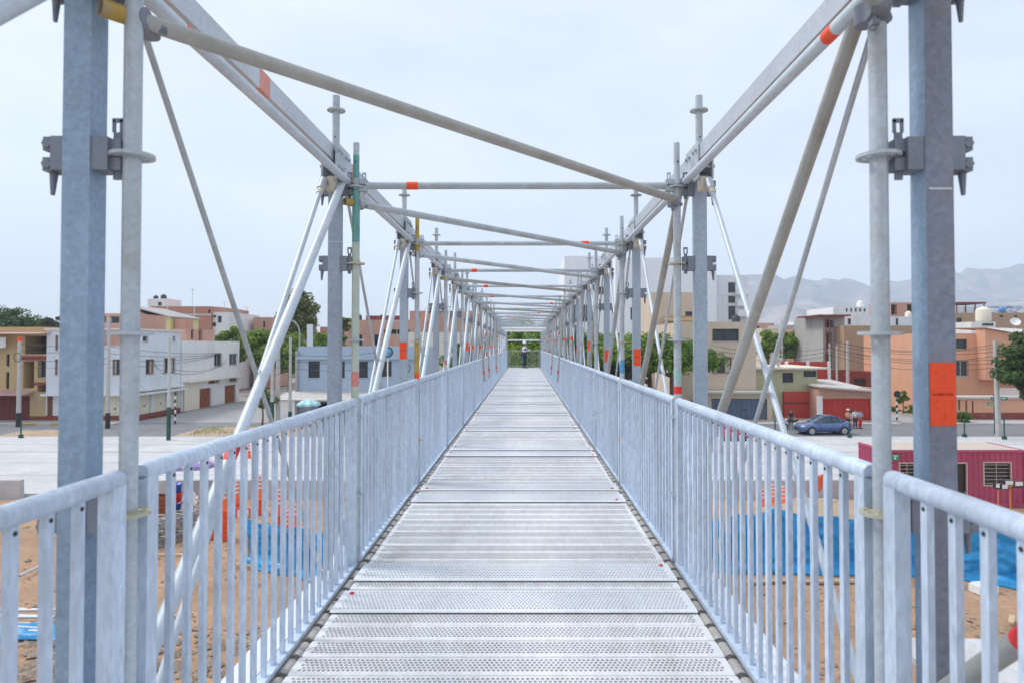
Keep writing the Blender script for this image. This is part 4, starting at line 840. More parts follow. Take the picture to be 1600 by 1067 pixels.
ls = [(0, 0, 0)] + [(0, 0, PZ(520, 70))] + [(-1.1 * (1 - math.cos(R(a))), 0, PZ(520, 70) + 1.3 * math.sin(R(a))) for a in range(10, 91, 16)] + [(-1.8, 0, PZ(520, 70) + 1.32)]
obj('arm', MB().path(ls, .07, 7), ALU, lm); obj('lamp_head', MB().box((-2.0, 0, PZ(520, 70) + 1.3), (.6, .2, .1)), ALU, lm)
def striped(label, px, py0, py1, d):
    t = thing('striped_post', label, 'post', (PX(px, d), d, 0)); h = PZ(py0, d); n = 9
    for k in range(n): obj('stripe', MB().cyl((0, 0, k * h / n), (0, 0, (k + 1) * h / n), .075, 10), WHITE if k % 2 else BLACKP, t)
    return t
striped('black and white striped post on the corner of the side street', 275, 612, 660, 61)
s2 = striped('black and white striped post at the street corner by the shrubs', 1400, 612, 660, 64)
obj('round_sign', MB().cyl((0, -.08, PZ(615, 64)), (0, -.11, PZ(615, 64)), .33, 20), BLACKP, s2)
for k, (px, py0, d, lb) in enumerate(((35, 657, 51.0, 'short dark green bollard near the left utility pole'), (1210, 655, 50.8, 'dark green bollard in front of the red wall'), (1326, 657, 51.2, 'dark green bollard in front of the three people'), (1505, 653, 51.5, 'dark green bollard by the round shrub'), (1567, 648, 50.2, 'dark green bollard beside the leaning utility pole'), (155, 660, 51.4, 'dark green bollard behind the left square post'))):
    t = thing('bollard', lb, 'bollard', (PX(px, d), d, .1), 0, 'green bollards along the road edge'); h = PZ(py0, d) - .1
    obj('shaft', MB().cyl((0, 0, .2), (0, 0, h), .05, 10), PGREEN, t); obj('base', MB().bb(-.12, .12, -.12, .12, 0, .25), PGREEN, t)
sg = thing('street_sign', 'green street name sign on a post near the leaning pole', 'sign', (PX(1552, 53.5), 53.5, .1))
obj('sign_post', MB().cyl((0, 0, 0), (0, 0, 3.1), .04, 8), PGREEN, sg)
SGREEN = mat('sign_green', (.03, .28, .16), .5)
for dz, rz, px_ in ((2.35, .3, -.15), (2.75, -.5, .35)):
    q = obj('sign_plate', MB().bb(-.55, .55, -.015, .015, -.12, .12), SGREEN, sg, loc=(px_, -.05, dz), rz=rz); obj('lettering', MB().bb(-.42, -.1, -.02, -.0152, -.04, .04).bb(-.05, .12, -.02, -.0152, -.04, .04).bb(.17, .42, -.02, -.0152, -.04, .04), WHITE, q)
mr_ = thing('traffic_mirror', 'round blue convex traffic mirror on a white post behind the left railing', 'mirror', (PX(606, 52), 52, .1)); zz = PZ(550, 52) - .1
obj('mirror_post', MB().cyl((0, 0, 0), (0, 0, zz + .9), .05, 10), WHITE, mr_); obj('rim', MB().lathe([(.33, -.03), (.42, -.03), (.42, .03), (.33, .03), (.33, -.03)], 24), BLACKP, mr_, loc=(0, -.1, zz)).rotation_euler = (R(90), 0, 0)
obj('mirror_face', MB().lathe([(0, .10), (.15, .085), (.27, .05), (.34, .01)], 20), mat('mirror_blue', (.12, .35, .55), .15, .4, .5, 4), mr_, loc=(0, -.1, zz)).rotation_euler = (R(90), 0, 0)
obj('lamp_cap', MB().bb(-.1, .1, -.1, .1, zz + .75, zz + 1.0), ORANGE, mr_)
cp = thing('cable_coil', 'dark coil of spare cable hanging on a pole behind the yellow tube', 'cable', (PX(633, 52), 52, PZ(575, 52)))
obj('coil', MB().path([(.38 * math.cos(a) * (1 + .05 * math.sin(5 * a)), .03 * math.sin(9 * a), .40 * math.sin(a)) for a in np.linspace(0, 25, 90)], .03, 5), BLACKP, cp)
pole('utility_pole', 'thin grey pole carrying a cable coil behind the left railing', 629, 545, 52.2, .12)
for (px, py, d, lb) in ((28, 558, 58.3, 'cable loop hung on the white utility pole'), (1552, 583, 51.7, 'cable loop hung on the leaning utility pole')):
    o = obj('cable_loop', MB().path([(.3 * math.cos(a), .02 * math.sin(7 * a), .38 * math.sin(a)) for a in np.linspace(0, 19, 60)], .03, 5), BLACKP, label=lb, cat='cable', loc=(PX(px, d), d, PZ(py, d)))
def wire(a, b, sag, lb, r=.018):
    a, b = Vector(a), Vector(b); pts = [a.lerp(b, t) + Vector((0, 0, -4 * sag * t * (1 - t))) - a for t in np.linspace(0, 1, 14)]
    obj('overhead_wire', MB().path(pts, r, 4), BLACKP, label=lb, cat='wire', group='overhead wires', loc=a)
random.seed(3)
def top(o, dz): return (o.location.x, o.location.y, o.location.z + dz)
lw = 'thin dark overhead wire strung between the left street poles'
for dz in (7.2, 6.6, 5.9, 5.3): wire(top(p1, dz - .1), top(p2, dz + random.uniform(-.2, .4)), .25, lw)
for dz in (6.9, 6.3, 5.7, 5.1): wire(top(p2, dz), (XC + .1, 74 + dz, 6.1 - (7 - dz) * .2), .3, lw)
for dz in (5.2, 4.9): wire(top(p3, dz), (XC + .05, 66, 5.6), .5, lw); wire(top(p3, dz), (XC + .15, 82, 5.0), .6, lw)
for dz in (6.2, 5.6, 5.0): wire(top(p6, dz), top(mr_, dz + .3), .3, 'thin dark overhead wire crossing the grey blue house'); wire(top(p4, dz - .5), top(p6, dz), .2, 'short dark wire between the three grey poles')
rw = 'thin dark overhead wire strung across the salmon house'
for k in range(7): wire(top(p7, 5.2 + .3 * k), (PX(1290, 66), 66, 6.2 + .25 * k), .5 + random.uniform(0, .5), rw)
wire(top(p7, 7.0), (PX(1720, 48), 48, 5.2), .3, rw); wire(top(p7, 6.4), (PX(1720, 48), 48, 4.2), .3, rw)
for k in range(3): wire((PX(1110, 63), 63, 6.2 + .4 * k), (PX(1300, 68), 68, 6.0 + .4 * k), .6, 'thin dark overhead wire in front of the beige house')
for k, (px, d) in enumerate(((1296, 78), (1307, 77.5), (1324, 77), (1216, 66.5), (1222, 90))):
    pole('street_pole', ['thin pale pole over the red garage roof, left of three', 'thin pale pole over the red garage roof, middle of three', 'thicker pale pole over the red garage roof, right of three', 'grey pole in front of the olive house', 'far thin pole behind the olive house'][k], px, (536, 540, 533, 545, 500)[k], d, (.13, .13, .2, .16, .12)[k])

# ------------------------------------------------------------------ construction site
CONW = mat('barrier_concrete', (.52, .51, .52), .9, 0, .12, .8, .1, .06, stain=(.42, .37, .32), stain_amt=.6, stain_scale=.7)
def barrier(x, y, L, lb):
    prof = [(-.14, 0), (.14, 0), (.12, .84), (.1, .87), (-.1, .87), (-.12, .84)]
    b = MB().prism([(y_, z_) for y_, z_ in prof], 'x', -L / 2, L / 2); obj('concrete_barrier', b, CONW, label=lb, cat='barrier', group='concrete road barriers', loc=(x, y, -.03))
x = -62.; k = 0
while x < 15:
    if not (-22.8 < x + 1.5 < -18.5): barrier(x + 1.5, 31.45 + random.uniform(-.05, .05), 2.97, 'pale concrete road barrier in the row along the white road')
    x += 3.0
BLUET = mat('blue_tarp', (.035, .36, .74), .4, 0, .18, 1.2, .5, .14, trans=.2)
WOODL = mat('raw_timber', (.55, .40, .24), .8, 0, .18, 3)
def net(label, pts, top, n=130, rows=30, lean=.0):
    """draped sheet fence along pts [(x,y)], top heights"""
    t = thing('blue_netting', label, 'netting', (pts[0][0], pts[0][1], 0)); o = Vector((pts[0][0], pts[0][1], 0)); b = MB(); m = len(pts) - 1
    xs = np.linspace(0, m, n)
    for j in range(rows):
        v = j / (rows - 1)
        for u in xs:
            i = min(int(u), m - 1); f = u - i; px, py = [pts[i][q] * (1 - f) + pts[i + 1][q] * f for q in (0, 1)]; h = top[i] * (1 - f) + top[i + 1] * f - .10 * math.sin(f * math.pi)
            q = noise.noise(Vector((px * 1.1, v * 2.5, py))) * .16 + noise.noise(Vector((px * 3.5 + v * 2, v * 7, 2))) * .07 + .05 * math.sin(px * 7 + 4 * v) + .06 * noise.noise(Vector((px * 1.5 - v * 5, v * 14, 6))); q *= 1.3 - .6 * v; q += .10 * (.5 - abs(noise.noise(Vector((px * .9 + v * 1.6, v * 3.2 - px * .25, 11))))) + .05 * (.5 - abs(noise.noise(Vector((px * 2.3 - v * 3, v * 6 + px * .5, 17)))))
            fold = (.25 * (1 - v / .22) ** 1.3 if v < .22 else 0)
            b.v.append((px - o.x, py - o.y + q - fold, .02 + h * v + (.03 * noise.noise(Vector((px * 5, v * 9, 1))) if j else 0)))
    for j in range(rows - 1):
        for i in range(n - 1): k = j * n + i; b.f.append((k, k + 1, k + n + 1, k + n)); b.sm.append(True)
    c = obj('sheet', b, BLUET, t); sm = c.modifiers.new('thick', 'SOLIDIFY'); sm.thickness = .008
    for (px, py), h in zip(pts, top): obj('stake', MB().cyl((px - o.x, py - o.y + .12, -.1), (px - o.x, py - o.y + .12, h + .12), .025, 7), WOODL, t)
    return t
net('blue plastic netting fence standing left of the footbridge', [(PX(388, 22), 22.0), (PX(430, 21.4), 21.4), (PX(470, 20.9), 20.9), (PX(505, 20.4), 20.4), (PX(545, 20.2), 20.2)], [1.45, 1.42, 1.5, 1.4, 1.45])
net('long blue plastic netting fence standing right of the footbridge', [(PX(1085, 21.6), 21.6), (PX(1150, 21.3), 21.3), (PX(1210, 21.2), 21.2), (PX(1300, 21.0), 21.0), (PX(1390, 21), 21.0), (PX(1470, 20.6), 20.6), (PX(1560, 20), 20.0), (PX(1640, 19.6), 19.6)], [1.5, 1.75, 1.95, 1.75, 1.7, 1.6, 1.7, 1.6], n=300)
# traffic cones, nested into stacks on the left, single on the right
CONEO = mat('cone_orange', (.85, .13, .03), .5, 0, .08, 4)
def cone(x, y, z, label, group, striped_=True, h=1.0, r=.12):
    t = thing('traffic_cone', label, 'cone', (x, y, z), random.uniform(0, 6), group)
    obj('cone_body', MB().lathe([(r * 1.25, .04), (r, .06), (r * .55, h), (0, h)], 14), CONEO, t)
    obj('cone_base', MB().bb(-r * 1.5, r * 1.5, -r * 1.5, r * 1.5, 0, .045), CONEO, t)
    if striped_:
        for q in (.45, .62, .79, .93):
            ra = r + (r * .55 - r) * (q * h - .06) / (h - .06); rb_ = r + (r * .55 - r) * ((q + .075) * h - .06) / (h - .06)
            obj('white_band', MB().cyl((0, 0, q * h), (0, 0, (q + .075) * h), ra + .004, 14, rb_ + .004, cap=False), WHITE, t)
random.seed(11)
for px, py0, py1, lb in ((334, 775, 838, 'left behind the tallest stack'), (351, 753, 841, 'in the tallest stack'), (371, 748, 800, 'beside the red and white E sign'), (407, 741, 800, 'behind the left end of the blue netting'), (437, 762, 832, 'behind the middle of the left netting'), (451, 790, 836, 'between two stacks behind the left netting'), (464, 778, 838, 'near the right end of the left netting'), (477, 805, 842, 'at the right end of the left netting')):
    d = 7462 / (py1 - 539); ht = (py1 - py0) / F * d; nn = max(1, int((ht - 1.0) / .16) + 1)
    for k in range(nn): cone(PX(px, d), d, .16 * k + (ht - 1.0 - .16 * (nn - 1)) * (0 if nn == 1 else 1) * (k / max(1, nn - 1)), ('banded orange cone on top, stack ' if k == nn - 1 else 'plain orange cone nested lower, stack ') + lb, 'orange traffic cones', k == nn - 1, r=.14)
for px, py1, lb in ((1188, 792, 'orange and white cone behind the right netting, left of three'), (1205, 790, 'orange and white cone behind the right netting, middle of three'), (1221, 793, 'orange and white cone behind the right netting, right of three')):
    d = 7462 / (py1 - 539); cone(PX(px, d), d, .0, lb, 'orange traffic cones', r=.15)
cone(PX(389, 42), 42, .1, 'single orange cone out on the white concrete road', 'orange traffic cones', r=.17)
fl = thing('orange_flag', 'orange marker flag tied to a thin stake beyond the right netting', 'flag', (PX(1274, 29), 29, 0))
obj('stake', MB().cyl((0, 0, 0), (0, 0, 2.2), .02, 6), WOODL, fl)
b = MB()
for j in range(7):
    for i in range(5): b.v.append((.02 + i * .08 - .02 * j * (i > 2), .05 * math.sin(i * 1.5 + j * .7), 1.45 - j * .11 + .04 * i))
for j in range(6):
    for i in range(4): k = j * 5 + i; b.f.append((k, k + 1, k + 6, k + 5)); b.sm.append(True)
o = obj('cloth', b, CONEO, fl); sm = o.modifiers.new('t', 'SOLIDIFY'); sm.thickness = .01
es = thing('no_parking_sign', 'red framed white sign board with a red letter E among the cones', 'sign', (PX(382, 28), 28, 0)); zc = PZ(801, 28)
obj('board', MB().bb(-.30, .30, -.015, .015, zc - .25, zc + .25), WHITE, es)
obj('border', MB().bb(-.30, .30, -.022, -.0152, zc + .19, zc + .25).bb(-.30, .30, -.022, -.0152, zc - .25, zc - .19).bb(-.30, -.24, -.022, -.0152, zc - .19, zc + .19).bb(.24, .30, -.022, -.0152, zc - .19, zc + .19), REDP, es)
obj('letter', MB().bb(-.11, -.05, -.022, -.0152, zc - .14, zc + .14).bb(-.05, .11, -.022, -.0152, zc + .09, zc + .14).bb(-.05, .09, -.022, -.0152, zc - .025, zc + .025).bb(-.05, .11, -.022, -.0152, zc - .14, zc - .09), REDP, es)
obj('legs', MB().cyl((-.2, .03, 0), (-.2, .03, zc + .2), .018, 6), ALU, es); obj('legs', MB().cyl((.2, .03, 0), (.2, .03, zc + .2), .018, 6), ALU, es)
# parasols
def parasol(label, px, pyt, d, r, m1, m2, z0):
    zt = PZ(pyt, d) - z0; t = thing('parasol', label, 'parasol', (PX(px, d), d, z0)); obj('pole', MB().cyl((0, 0, 0), (0, 0, zt + .1), .025, 8), WHITE, t)
    n = 16
    for k in range(n):
        a0, a1 = 2 * math.pi * k / n, 2 * math.pi * (k + 1) / n; b = MB(); vs = []
        for rr, z in ((.02, zt), (r * .5, zt - .14), (r * .9, zt - .36), (r, zt - .45), (r, zt - .60)):
            vs += [(rr * math.cos(a0), rr * math.sin(a0), z), (rr * math.cos(a1), rr * math.sin(a1), z)]
        b.add(vs, [(2 * q, 2 * q + 1, 2 * q + 3, 2 * q + 2) for q in range(4)]); o = obj('canopy_panel', b, m1 if k % 2 else m2, t); q = o.modifiers.new('t', 'SOLIDIFY'); q.thickness = .006
PURP = mat('purple_cloth', (.36, .28, .58), .8); PINKC = mat('pink_stripe_cloth', (.72, .55, .60), .8); TEAL = mat('teal_cloth', (.28, .60, .62), .8); TEALW = mat('pale_teal_cloth', (.55, .72, .74), .8)
parasol('purple and pink striped parasol beside the white plastic chair', 303, 708, 30.5, .95, PURP, PINKC, 0)
parasol('turquoise parasol in front of the grey blue house', 483, 622, 58.5, 1.0, TEAL, TEALW, 0)
# plastic chair
ch = thing('plastic_chair', 'white plastic garden chair under the purple parasol', 'chair', (PX(300, 28.6), 28.6, 0), R(200))
obj('seat', MB().box((0, 0, .42), (.46, .44, .04)), WHITE, ch); obj('backrest', MB().prism([(-.22, .44), (.22, .44), (.24, .8), (.15, .95), (-.15, .95), (-.24, .8)], 'y', .20, .24), WHITE, ch)
for sx in (-1, 1):
    for sy in (-1, 1): obj('leg', MB().cyl((sx * .24, sy * .24, 0), (sx * .19, sy * .19, .41), .025, 7), WHITE, ch)
    obj('armrest', MB().box((sx * .25, 0, .64), (.05, .42, .03)).box((sx * .25, -.19, .53), (.05, .04, .2)), WHITE, ch)
for k, (dz, m, lb) in enumerate(((0, mat('blue_plastic', (.03, .12, .55), .4), 'blue plastic bucket at the bottom of the bucket pile'), (.42, REDP, 'red plastic bucket in the middle of the bucket pile'), (.78, MATS['blue_plastic'], 'blue plastic bucket on top of the bucket pile'))):
    t = thing('bucket', lb, 'bucket', (PX(276, 28.9), 28.9, dz - .02), 0, 'stacked buckets'); obj('tub', MB().lathe([(0, .0), (.22, 0), (.27, .40), (.29, .40), (.29, .36), (.28, .36)], 16), m, t); obj('handle', MB().path([(.29 * math.cos(a), -.02, .36 - .2 * math.sin(a)) for a in np.linspace(0, math.pi, 9)], .01, 5), ALU, t)
bx = MAROON
for k, (px, d, w, h, lb) in enumerate(((255, 28.8, .7, .75, 'brown crate beside the bucket pile'), (246, 29.6, .6, .5, 'small brown crate near the barrier left of the buckets'))):
    t = thing('crate', lb, 'crate', (PX(px, d), d, -.02)); 
    for q in range(4): obj('slat', MB().bb(-w / 2, w / 2, -.3, -.28, q * h / 4 + .01, (q + 1) * h / 4 - .02), BROWNG, t); obj('slat', MB().bb(-w / 2, w / 2, .28, .3, q * h / 4 + .01, (q + 1) * h / 4 - .02), BROWNG, t)
    obj('corner_frame', MB().bb(-w / 2, -w / 2 + .05, -.28, .28, 0, h).bb(w / 2 - .05, w / 2, -.28, .28, 0, h), BROWNG, t)
# stacked scaffold frames (ladder like) left of the brace
FRM = mat('frame_steel', (.30, .31, .32), .5, .3, .15, 5)
for k in range(9):
    t = thing('scaffold_frame', 'grey ladder shaped scaffold frame lying in the pile left of the footbridge', 'scaffold frame', (PX(266, 24.5) + random.uniform(-.15, .15), 24.5 + random.uniform(-.2, .2), .06 + .11 * k), R(70 + random.uniform(-8, 8)), 'pile of scaffold frames'); t.rotation_euler.x = R(random.uniform(-3, 3))
    for yy in (-.38, .38): obj('rail', MB().cyl((-1.6, yy, 0), (1.6, yy, 0), .03, 8), FRM, t)
    for q in range(9): obj('rung', MB().cyl((-1.5 + q * .375, -.36, 0), (-1.5 + q * .375, .36, 0), .022, 6), FRM, t)
obj('timber_bearer', MB().bb(-.9, .9, -.08, .08, 0, .1), WOODL, label='pale timber bearer under the pile of scaffold frames', cat='timber', loc=(PX(268, 22.9), 22.9, -.05))
# pipes, tarp, boards in the near left soil
for k, (py, p0, p1, lb) in enumerate(((950, -40, 96, 'with a red band, farthest of the bundle'), (957, -60, 100, 'second of the bundle'), (961, -50, 96, 'third of the bundle'), (966, -80, 92, 'fourth of the bundle'), (975, -40, 90, 'dull and nearest of the bundle'), (984, -30, 88, 'behind the blue tarp'))):
    d = 7462 / (py - 539); a, e = Vector((PX(p0, d), d, .10)), Vector((PX(p1, d), d + random.uniform(-.25, .2), .10))
    o = obj('steel_pipe', MB().cyl((0, 0, 0), e - a, .035, 10, hollow=True), TUBEB if k != 4 else TUBED, label='steel pipe lying on the soil, ' + lb, cat='pipe', group='pipes on the soil at far left', loc=a)
    if k == 0: tape(o, (0, 0, 0), e - a, 1.65, REDP, .038, .1)
a, e = PT(36, 903, 20.5), PT(80, 878, 21.8); a.z = .12; e.z = .12
obj('steel_pipe', MB().cyl((0, 0, 0), e - a, .04, 10, hollow=True), TUBEB, label='single steel pipe lying slantwise behind the pipe bundle', cat='pipe', loc=a)
b = MB(); n = 34
for j in range(12):
    for i in range(n):
        u, v = i / (n - 1), j / 11; d = 16.4 + .75 * v; x = PX(-60, 16.6) + u * 2.9
        e = math.sin(math.pi * v) ** .6 * math.sin(math.pi * min(1, u * 1.02)) ** .4
        b.v.append((x, d + .06 * noise.noise(Vector((x * 3, v, 0))), .0 + e * (.16 + .12 * noise.noise(Vector((x * 2.2, v * 5 + x, 4))) + .06 * noise.noise(Vector((x * 7, v * 12, 8))))))
for j in range(11):
    for i in range(n - 1): k = j * n + i; b.f.append((k, k + 1, k + n + 1, k + n)); b.sm.append(True)
obj('crumpled_tarp', b, BLUET, label='crumpled blue tarp lying on the soil at the far left', cat='tarp')
obj('white_strap', MB().path([(PX(-40, 16.4), 16.42, .26), (PX(20, 16.4), 16.45, .30), (PX(78, 16.5), 16.5, .22)], .02, 5), WHITE, label='white strap lying across the crumpled blue tarp', cat='strap')
for px, py, L, w, rz, m, lb in ((283, 962, .7, .10, .5, WOODL, 'short yellow board on the soil behind the left balusters'), (392, 884, .9, .12, -.2, WOODL, 'pale board by the left end of the blue netting'), (1574, 968, .6, .12, .9, WOODL, 'small brown board on the soil at right'), (1290, 908, 1.6, .14, .05, WOODL, 'long pale board below the right netting'), (1195, 908, 1.2, .16, .1, WOODL, 'short pale board below the right netting')):
    d = 7462 / (py - 539); obj('timber_board', MB().bb(-L / 2, L / 2, -w / 2, w / 2, 0, .05), m, label=lb, cat='board', loc=(PX(px, d), d, .05), rz=rz)
t = obj('white_block', MB().bb(-.3, .3, -.2, .2, 0, .22).bb(-.26, .26, -.16, .16, .221, .26), WHITE, label='white paper wrapped block at the foot of the right netting', cat='block', loc=(PX(1526, 19.6), 19.45, .02), rz=.15)
obj('concrete_slab', MB().bb(-1.3, 6, -1.6, .9, 0, .16), CONC, label='white concrete slab on the soil at the lower right', cat='slab', loc=(PX(1500, 15.4), 15.2, 0), rz=-.04)
# rubble
ROCK = mat('rubble_stone', (.36, .28, .22), .95, 0, .35, 4, .5, .2, rnd=.1)
def rocks(name, n, area, smin, smax, seed):
    rg = random.Random(seed); b = MB()
    ph = [(0, 0, 1), (.9, 0, .2), (.2, .85, .3), (-.8, .4, .1), (-.5, -.8, .2), (.5, -.7, .3), (0, 0, -.6)]
    fs = [(0, 1, 2), (0, 2, 3), (0, 3, 4), (0, 4, 5), (0, 5, 1), (6, 2, 1), (6, 3, 2), (6, 4, 3), (6, 5, 4), (6, 1, 5)]
    for _ in range(n):
        x, y = rg.uniform(*area[:2]), rg.uniform(*area[2:]); s = smin + (smax - smin) * rg.random() ** 3; a = rg.uniform(0, 6.3); c, q = math.cos(a), math.sin(a)
        z = noise.noise(Vector((x * .35, y * .35, 0))) * .10 + noise.noise(Vector((x * 1.3, y * 1.3, 5))) * .05 - .02
        b.add([(x + s * (c * p[0] - q * p[1]) * rg.uniform(.7, 1.2), y + s * (q * p[0] + c * p[1]) * rg.uniform(.7, 1.2), z + s * p[2] * rg.uniform(.5, .9)) for p in ph], fs)
    obj(name, b, ROCK, kind='stuff')
rocks('rubble', 2600, (-14, -4.5, 11.5, 17.2), .02, .22, 1); rocks('rubble', 1500, (4, 15, 11.5, 17.5), .015, .12, 2); rocks('rubble', 3500, (-30, 24, 15, 30.5), .015, .13, 3)
# work lights
wl = thing('work_light_stand', 'tripod stand with four white work lights before the pink container', 'work light', (PX(1575, 25.5), 25.5, 0)); zc = PZ(757, 25.5)
ORP = mat('orange_pole', (.75, .28, .04), .5)
obj('mast', MB().cyl((0, 0, .3), (0, 0, zc), .025, 8), ORP, wl); obj('mast', MB().cyl((-.42, .05, 0), (-.42, .05, zc - .1), .02, 8), ORP, wl)
for a in (0, 2.1, 4.2): obj('leg', MB().cyl((.6 * math.cos(a), .6 * math.sin(a), 0), (0, 0, .9), .018, 6), BLACKP, wl)
obj('cross_bar', MB().cyl((-.55, 0, zc - .12), (.5, 0, zc - .05), .02, 6), BLACKP, wl)
for px, py, w in ((1555, 757, .13), (1566, 758.5, .2), (1573, 752.5, .28), (1588, 754, .28)):
    x = PX(px, 25.5) - wl.location.x; z = PZ(py, 25.5); q = obj('lamp_housing', MB().bb(-w / 2 - .03, w / 2 + .03, -.02, .1, -.1, .1), BLACKP, wl, loc=(x, 0, z)); obj('lamp_face', MB().bb(-w / 2, w / 2, -.035, -.0205, -.075, .075), WHITE, q)
# container office
PINKM = mat('pink_container', (.44, .075, .155), .6, .05, .14, 1.2, .05, .06, stain=(.52, .17, .24), stain_amt=.5, stain_scale=.8); ROOFM = mat('container_roof', (.58, .51, .46), .8, 0, .1, .8)
cx0, cx1, cy0, cy1, ch_ = 15.72, 21.78, 29.7, 32.14, 2.46
ct = thing('container_office', 'pink corrugated container office with barred window and pale roof', 'container', ((cx0 + cx1) / 2, cy0, 0)); off = ct.location
def corr(b, A, B, z0, z1, ops):
    A, B = Vector(A), Vector(B); L = (B - A).length; d = (B - A) / L; n = Vector((d.y, -d.x)); u = 0.; P = .24; pts = []
    while u < L - P: pts += [(u, 0), (u + .07, 0), (u + .11, -.05), (u + .19, -.05)]; u += P
    pts.append((L, 0))
    for i in range(len(pts) - 1):
        um = (pts[i][0] + pts[i + 1][0]) / 2; segs = [(z0, z1)]
        for o in ops:
            if o[0] < um < o[1]: segs = [(z0, o[2]), (o[3], z1)]
        for s0, s1 in segs:
            if s1 - s0 < .02: continue
            q = [A + d * pts[j][0] + n * pts[j][1] for j in (i, i + 1)]; b.add([(q[0].x, q[0].y, s0), (q[1].x, q[1].y, s0), (q[1].x, q[1].y, s1), (q[0].x, q[0].y, s1)], [(0, 1, 2, 3)])
def cu(px): return PX(px, cy0) - cx0
OPS = [(cu(1404), cu(1427), .95, PZ(723, cy0)), (cu(1490), cu(1507), .1, PZ(723, cy0)), (cu(1535), cu(1576), .95, PZ(722, cy0))]
b = MB(); X0, X1, Y1 = cx0 - off.x, cx1 - off.x, cy1 - cy0
corr(b, (X0, 0), (X1, 0), .15, ch_ - .1, OPS); corr(b, (X1, 0), (X1, Y1), .15, ch_ - .1, []); corr(b, (X1, Y1), (X0, Y1), .15, ch_ - .1, []); corr(b, (X0, Y1), (X0, 0), .15, ch_ - .1, [])
obj('corrugated_wall', b, PINKM, ct)
obj('corner_frame', MB().bb(X0 - .01, X1 + .01, -.02, .08, ch_ - .1, ch_).bb(X0 - .01, X1 + .01, -.02, .08, .0, .15).bb(X0 - .01, X0 + .09, -.025, .09, .15, ch_ - .1).bb(X1 - .09, X1 + .01, -.025, .09, .15, ch_ - .1).bb(X0 - .02, X0 + .08, .08, Y1, ch_ - .1, ch_).bb(X1 - .08, X1 + .02, .08, Y1, ch_ - .1, ch_).bb(X0 - .02, X0 + .08, .08, Y1, 0, .15), PINKM, ct)
rb = MB(); nn = 26
for k in range(nn): rb.bb(X0 + .1 + k * (X1 - X0 - .2) / nn, X0 + .1 + (k + .6) * (X1 - X0 - .2) / nn, .1, Y1 - .05, ch_ - .04, ch_ - .0)
rb.bb(X0 + .08, X1 - .08, .08, Y1, ch_ - .08, ch_ - .04); obj('roof_panel', rb, ROOFM, ct)
for k, (u0, u1, v0, v1) in enumerate(OPS):
    w = 'window' if k != 1 else 'door_opening'; t = .05
    f = obj(w, MB().bb(X0 + u0 - t, X0 + u1 + t, -.02, .06, v1, v1 + t).bb(X0 + u0 - t, X0 + u0, -.02, .06, v0, v1).bb(X0 + u1, X0 + u1 + t, -.02, .06, v0, v1).bb(X0 + u0 - t, X0 + u1 + t, -.02, .06, v0 - t, v0), mat('pink_frame', (.6, .45, .42), .6), ct)
    obj('pane', MB().bb(X0 + u0, X0 + u1, .12, .14, v0, v1), GLASS if k != 1 else DARKIN, f)
    if k != 1:
        for q in range(6): z = v0 + (q + .5) * (v1 - v0) / 6; obj('bar', MB().cyl((X0 + u0, -.01, z), (X0 + u1, -.01, z), .012, 6), MATS['pink_frame'], f)
        obj('bar', MB().cyl(((X0 + u0 * .55 + u1 * .45), -.012, v0), ((X0 + u0 * .55 + u1 * .45), -.012, v1), .012, 6), MATS['pink_frame'], f)
q = obj('notice', MB().bb(X0 + cu(1391), X0 + cu(1402), -.04, -.025, PZ(718, cy0), PZ(708.5, cy0)), SGREEN, ct); obj('notice_print', MB().bb(X0 + cu(1393), X0 + cu(1400), -.046, -.0405, PZ(711.5, cy0), PZ(710, cy0)).bb(X0 + cu(1394), X0 + cu(1397), -.046, -.0405, PZ(716, cy0), PZ(713, cy0)), WHITE, q)
# red street hoarding panels seen between balusters
for k in range(4):
    t = thing('red_barrier', f"{['first', 'second', 'third', 'fourth'][k]} red and black road barrier from the left behind the right balusters", 'barrier', (PX(1130 + k * 12, 49.5), 49.5, .1), 0, 'red road barriers')
    obj('panel', MB().bb(-.2, .2, -.05, .05, .25, 1.15), mat('pink_red_plastic', (.62, .04, .12), .5), t); obj('feet', MB().bb(-.22, .22, -.2, .2, 0, .25), BLACKP, t)

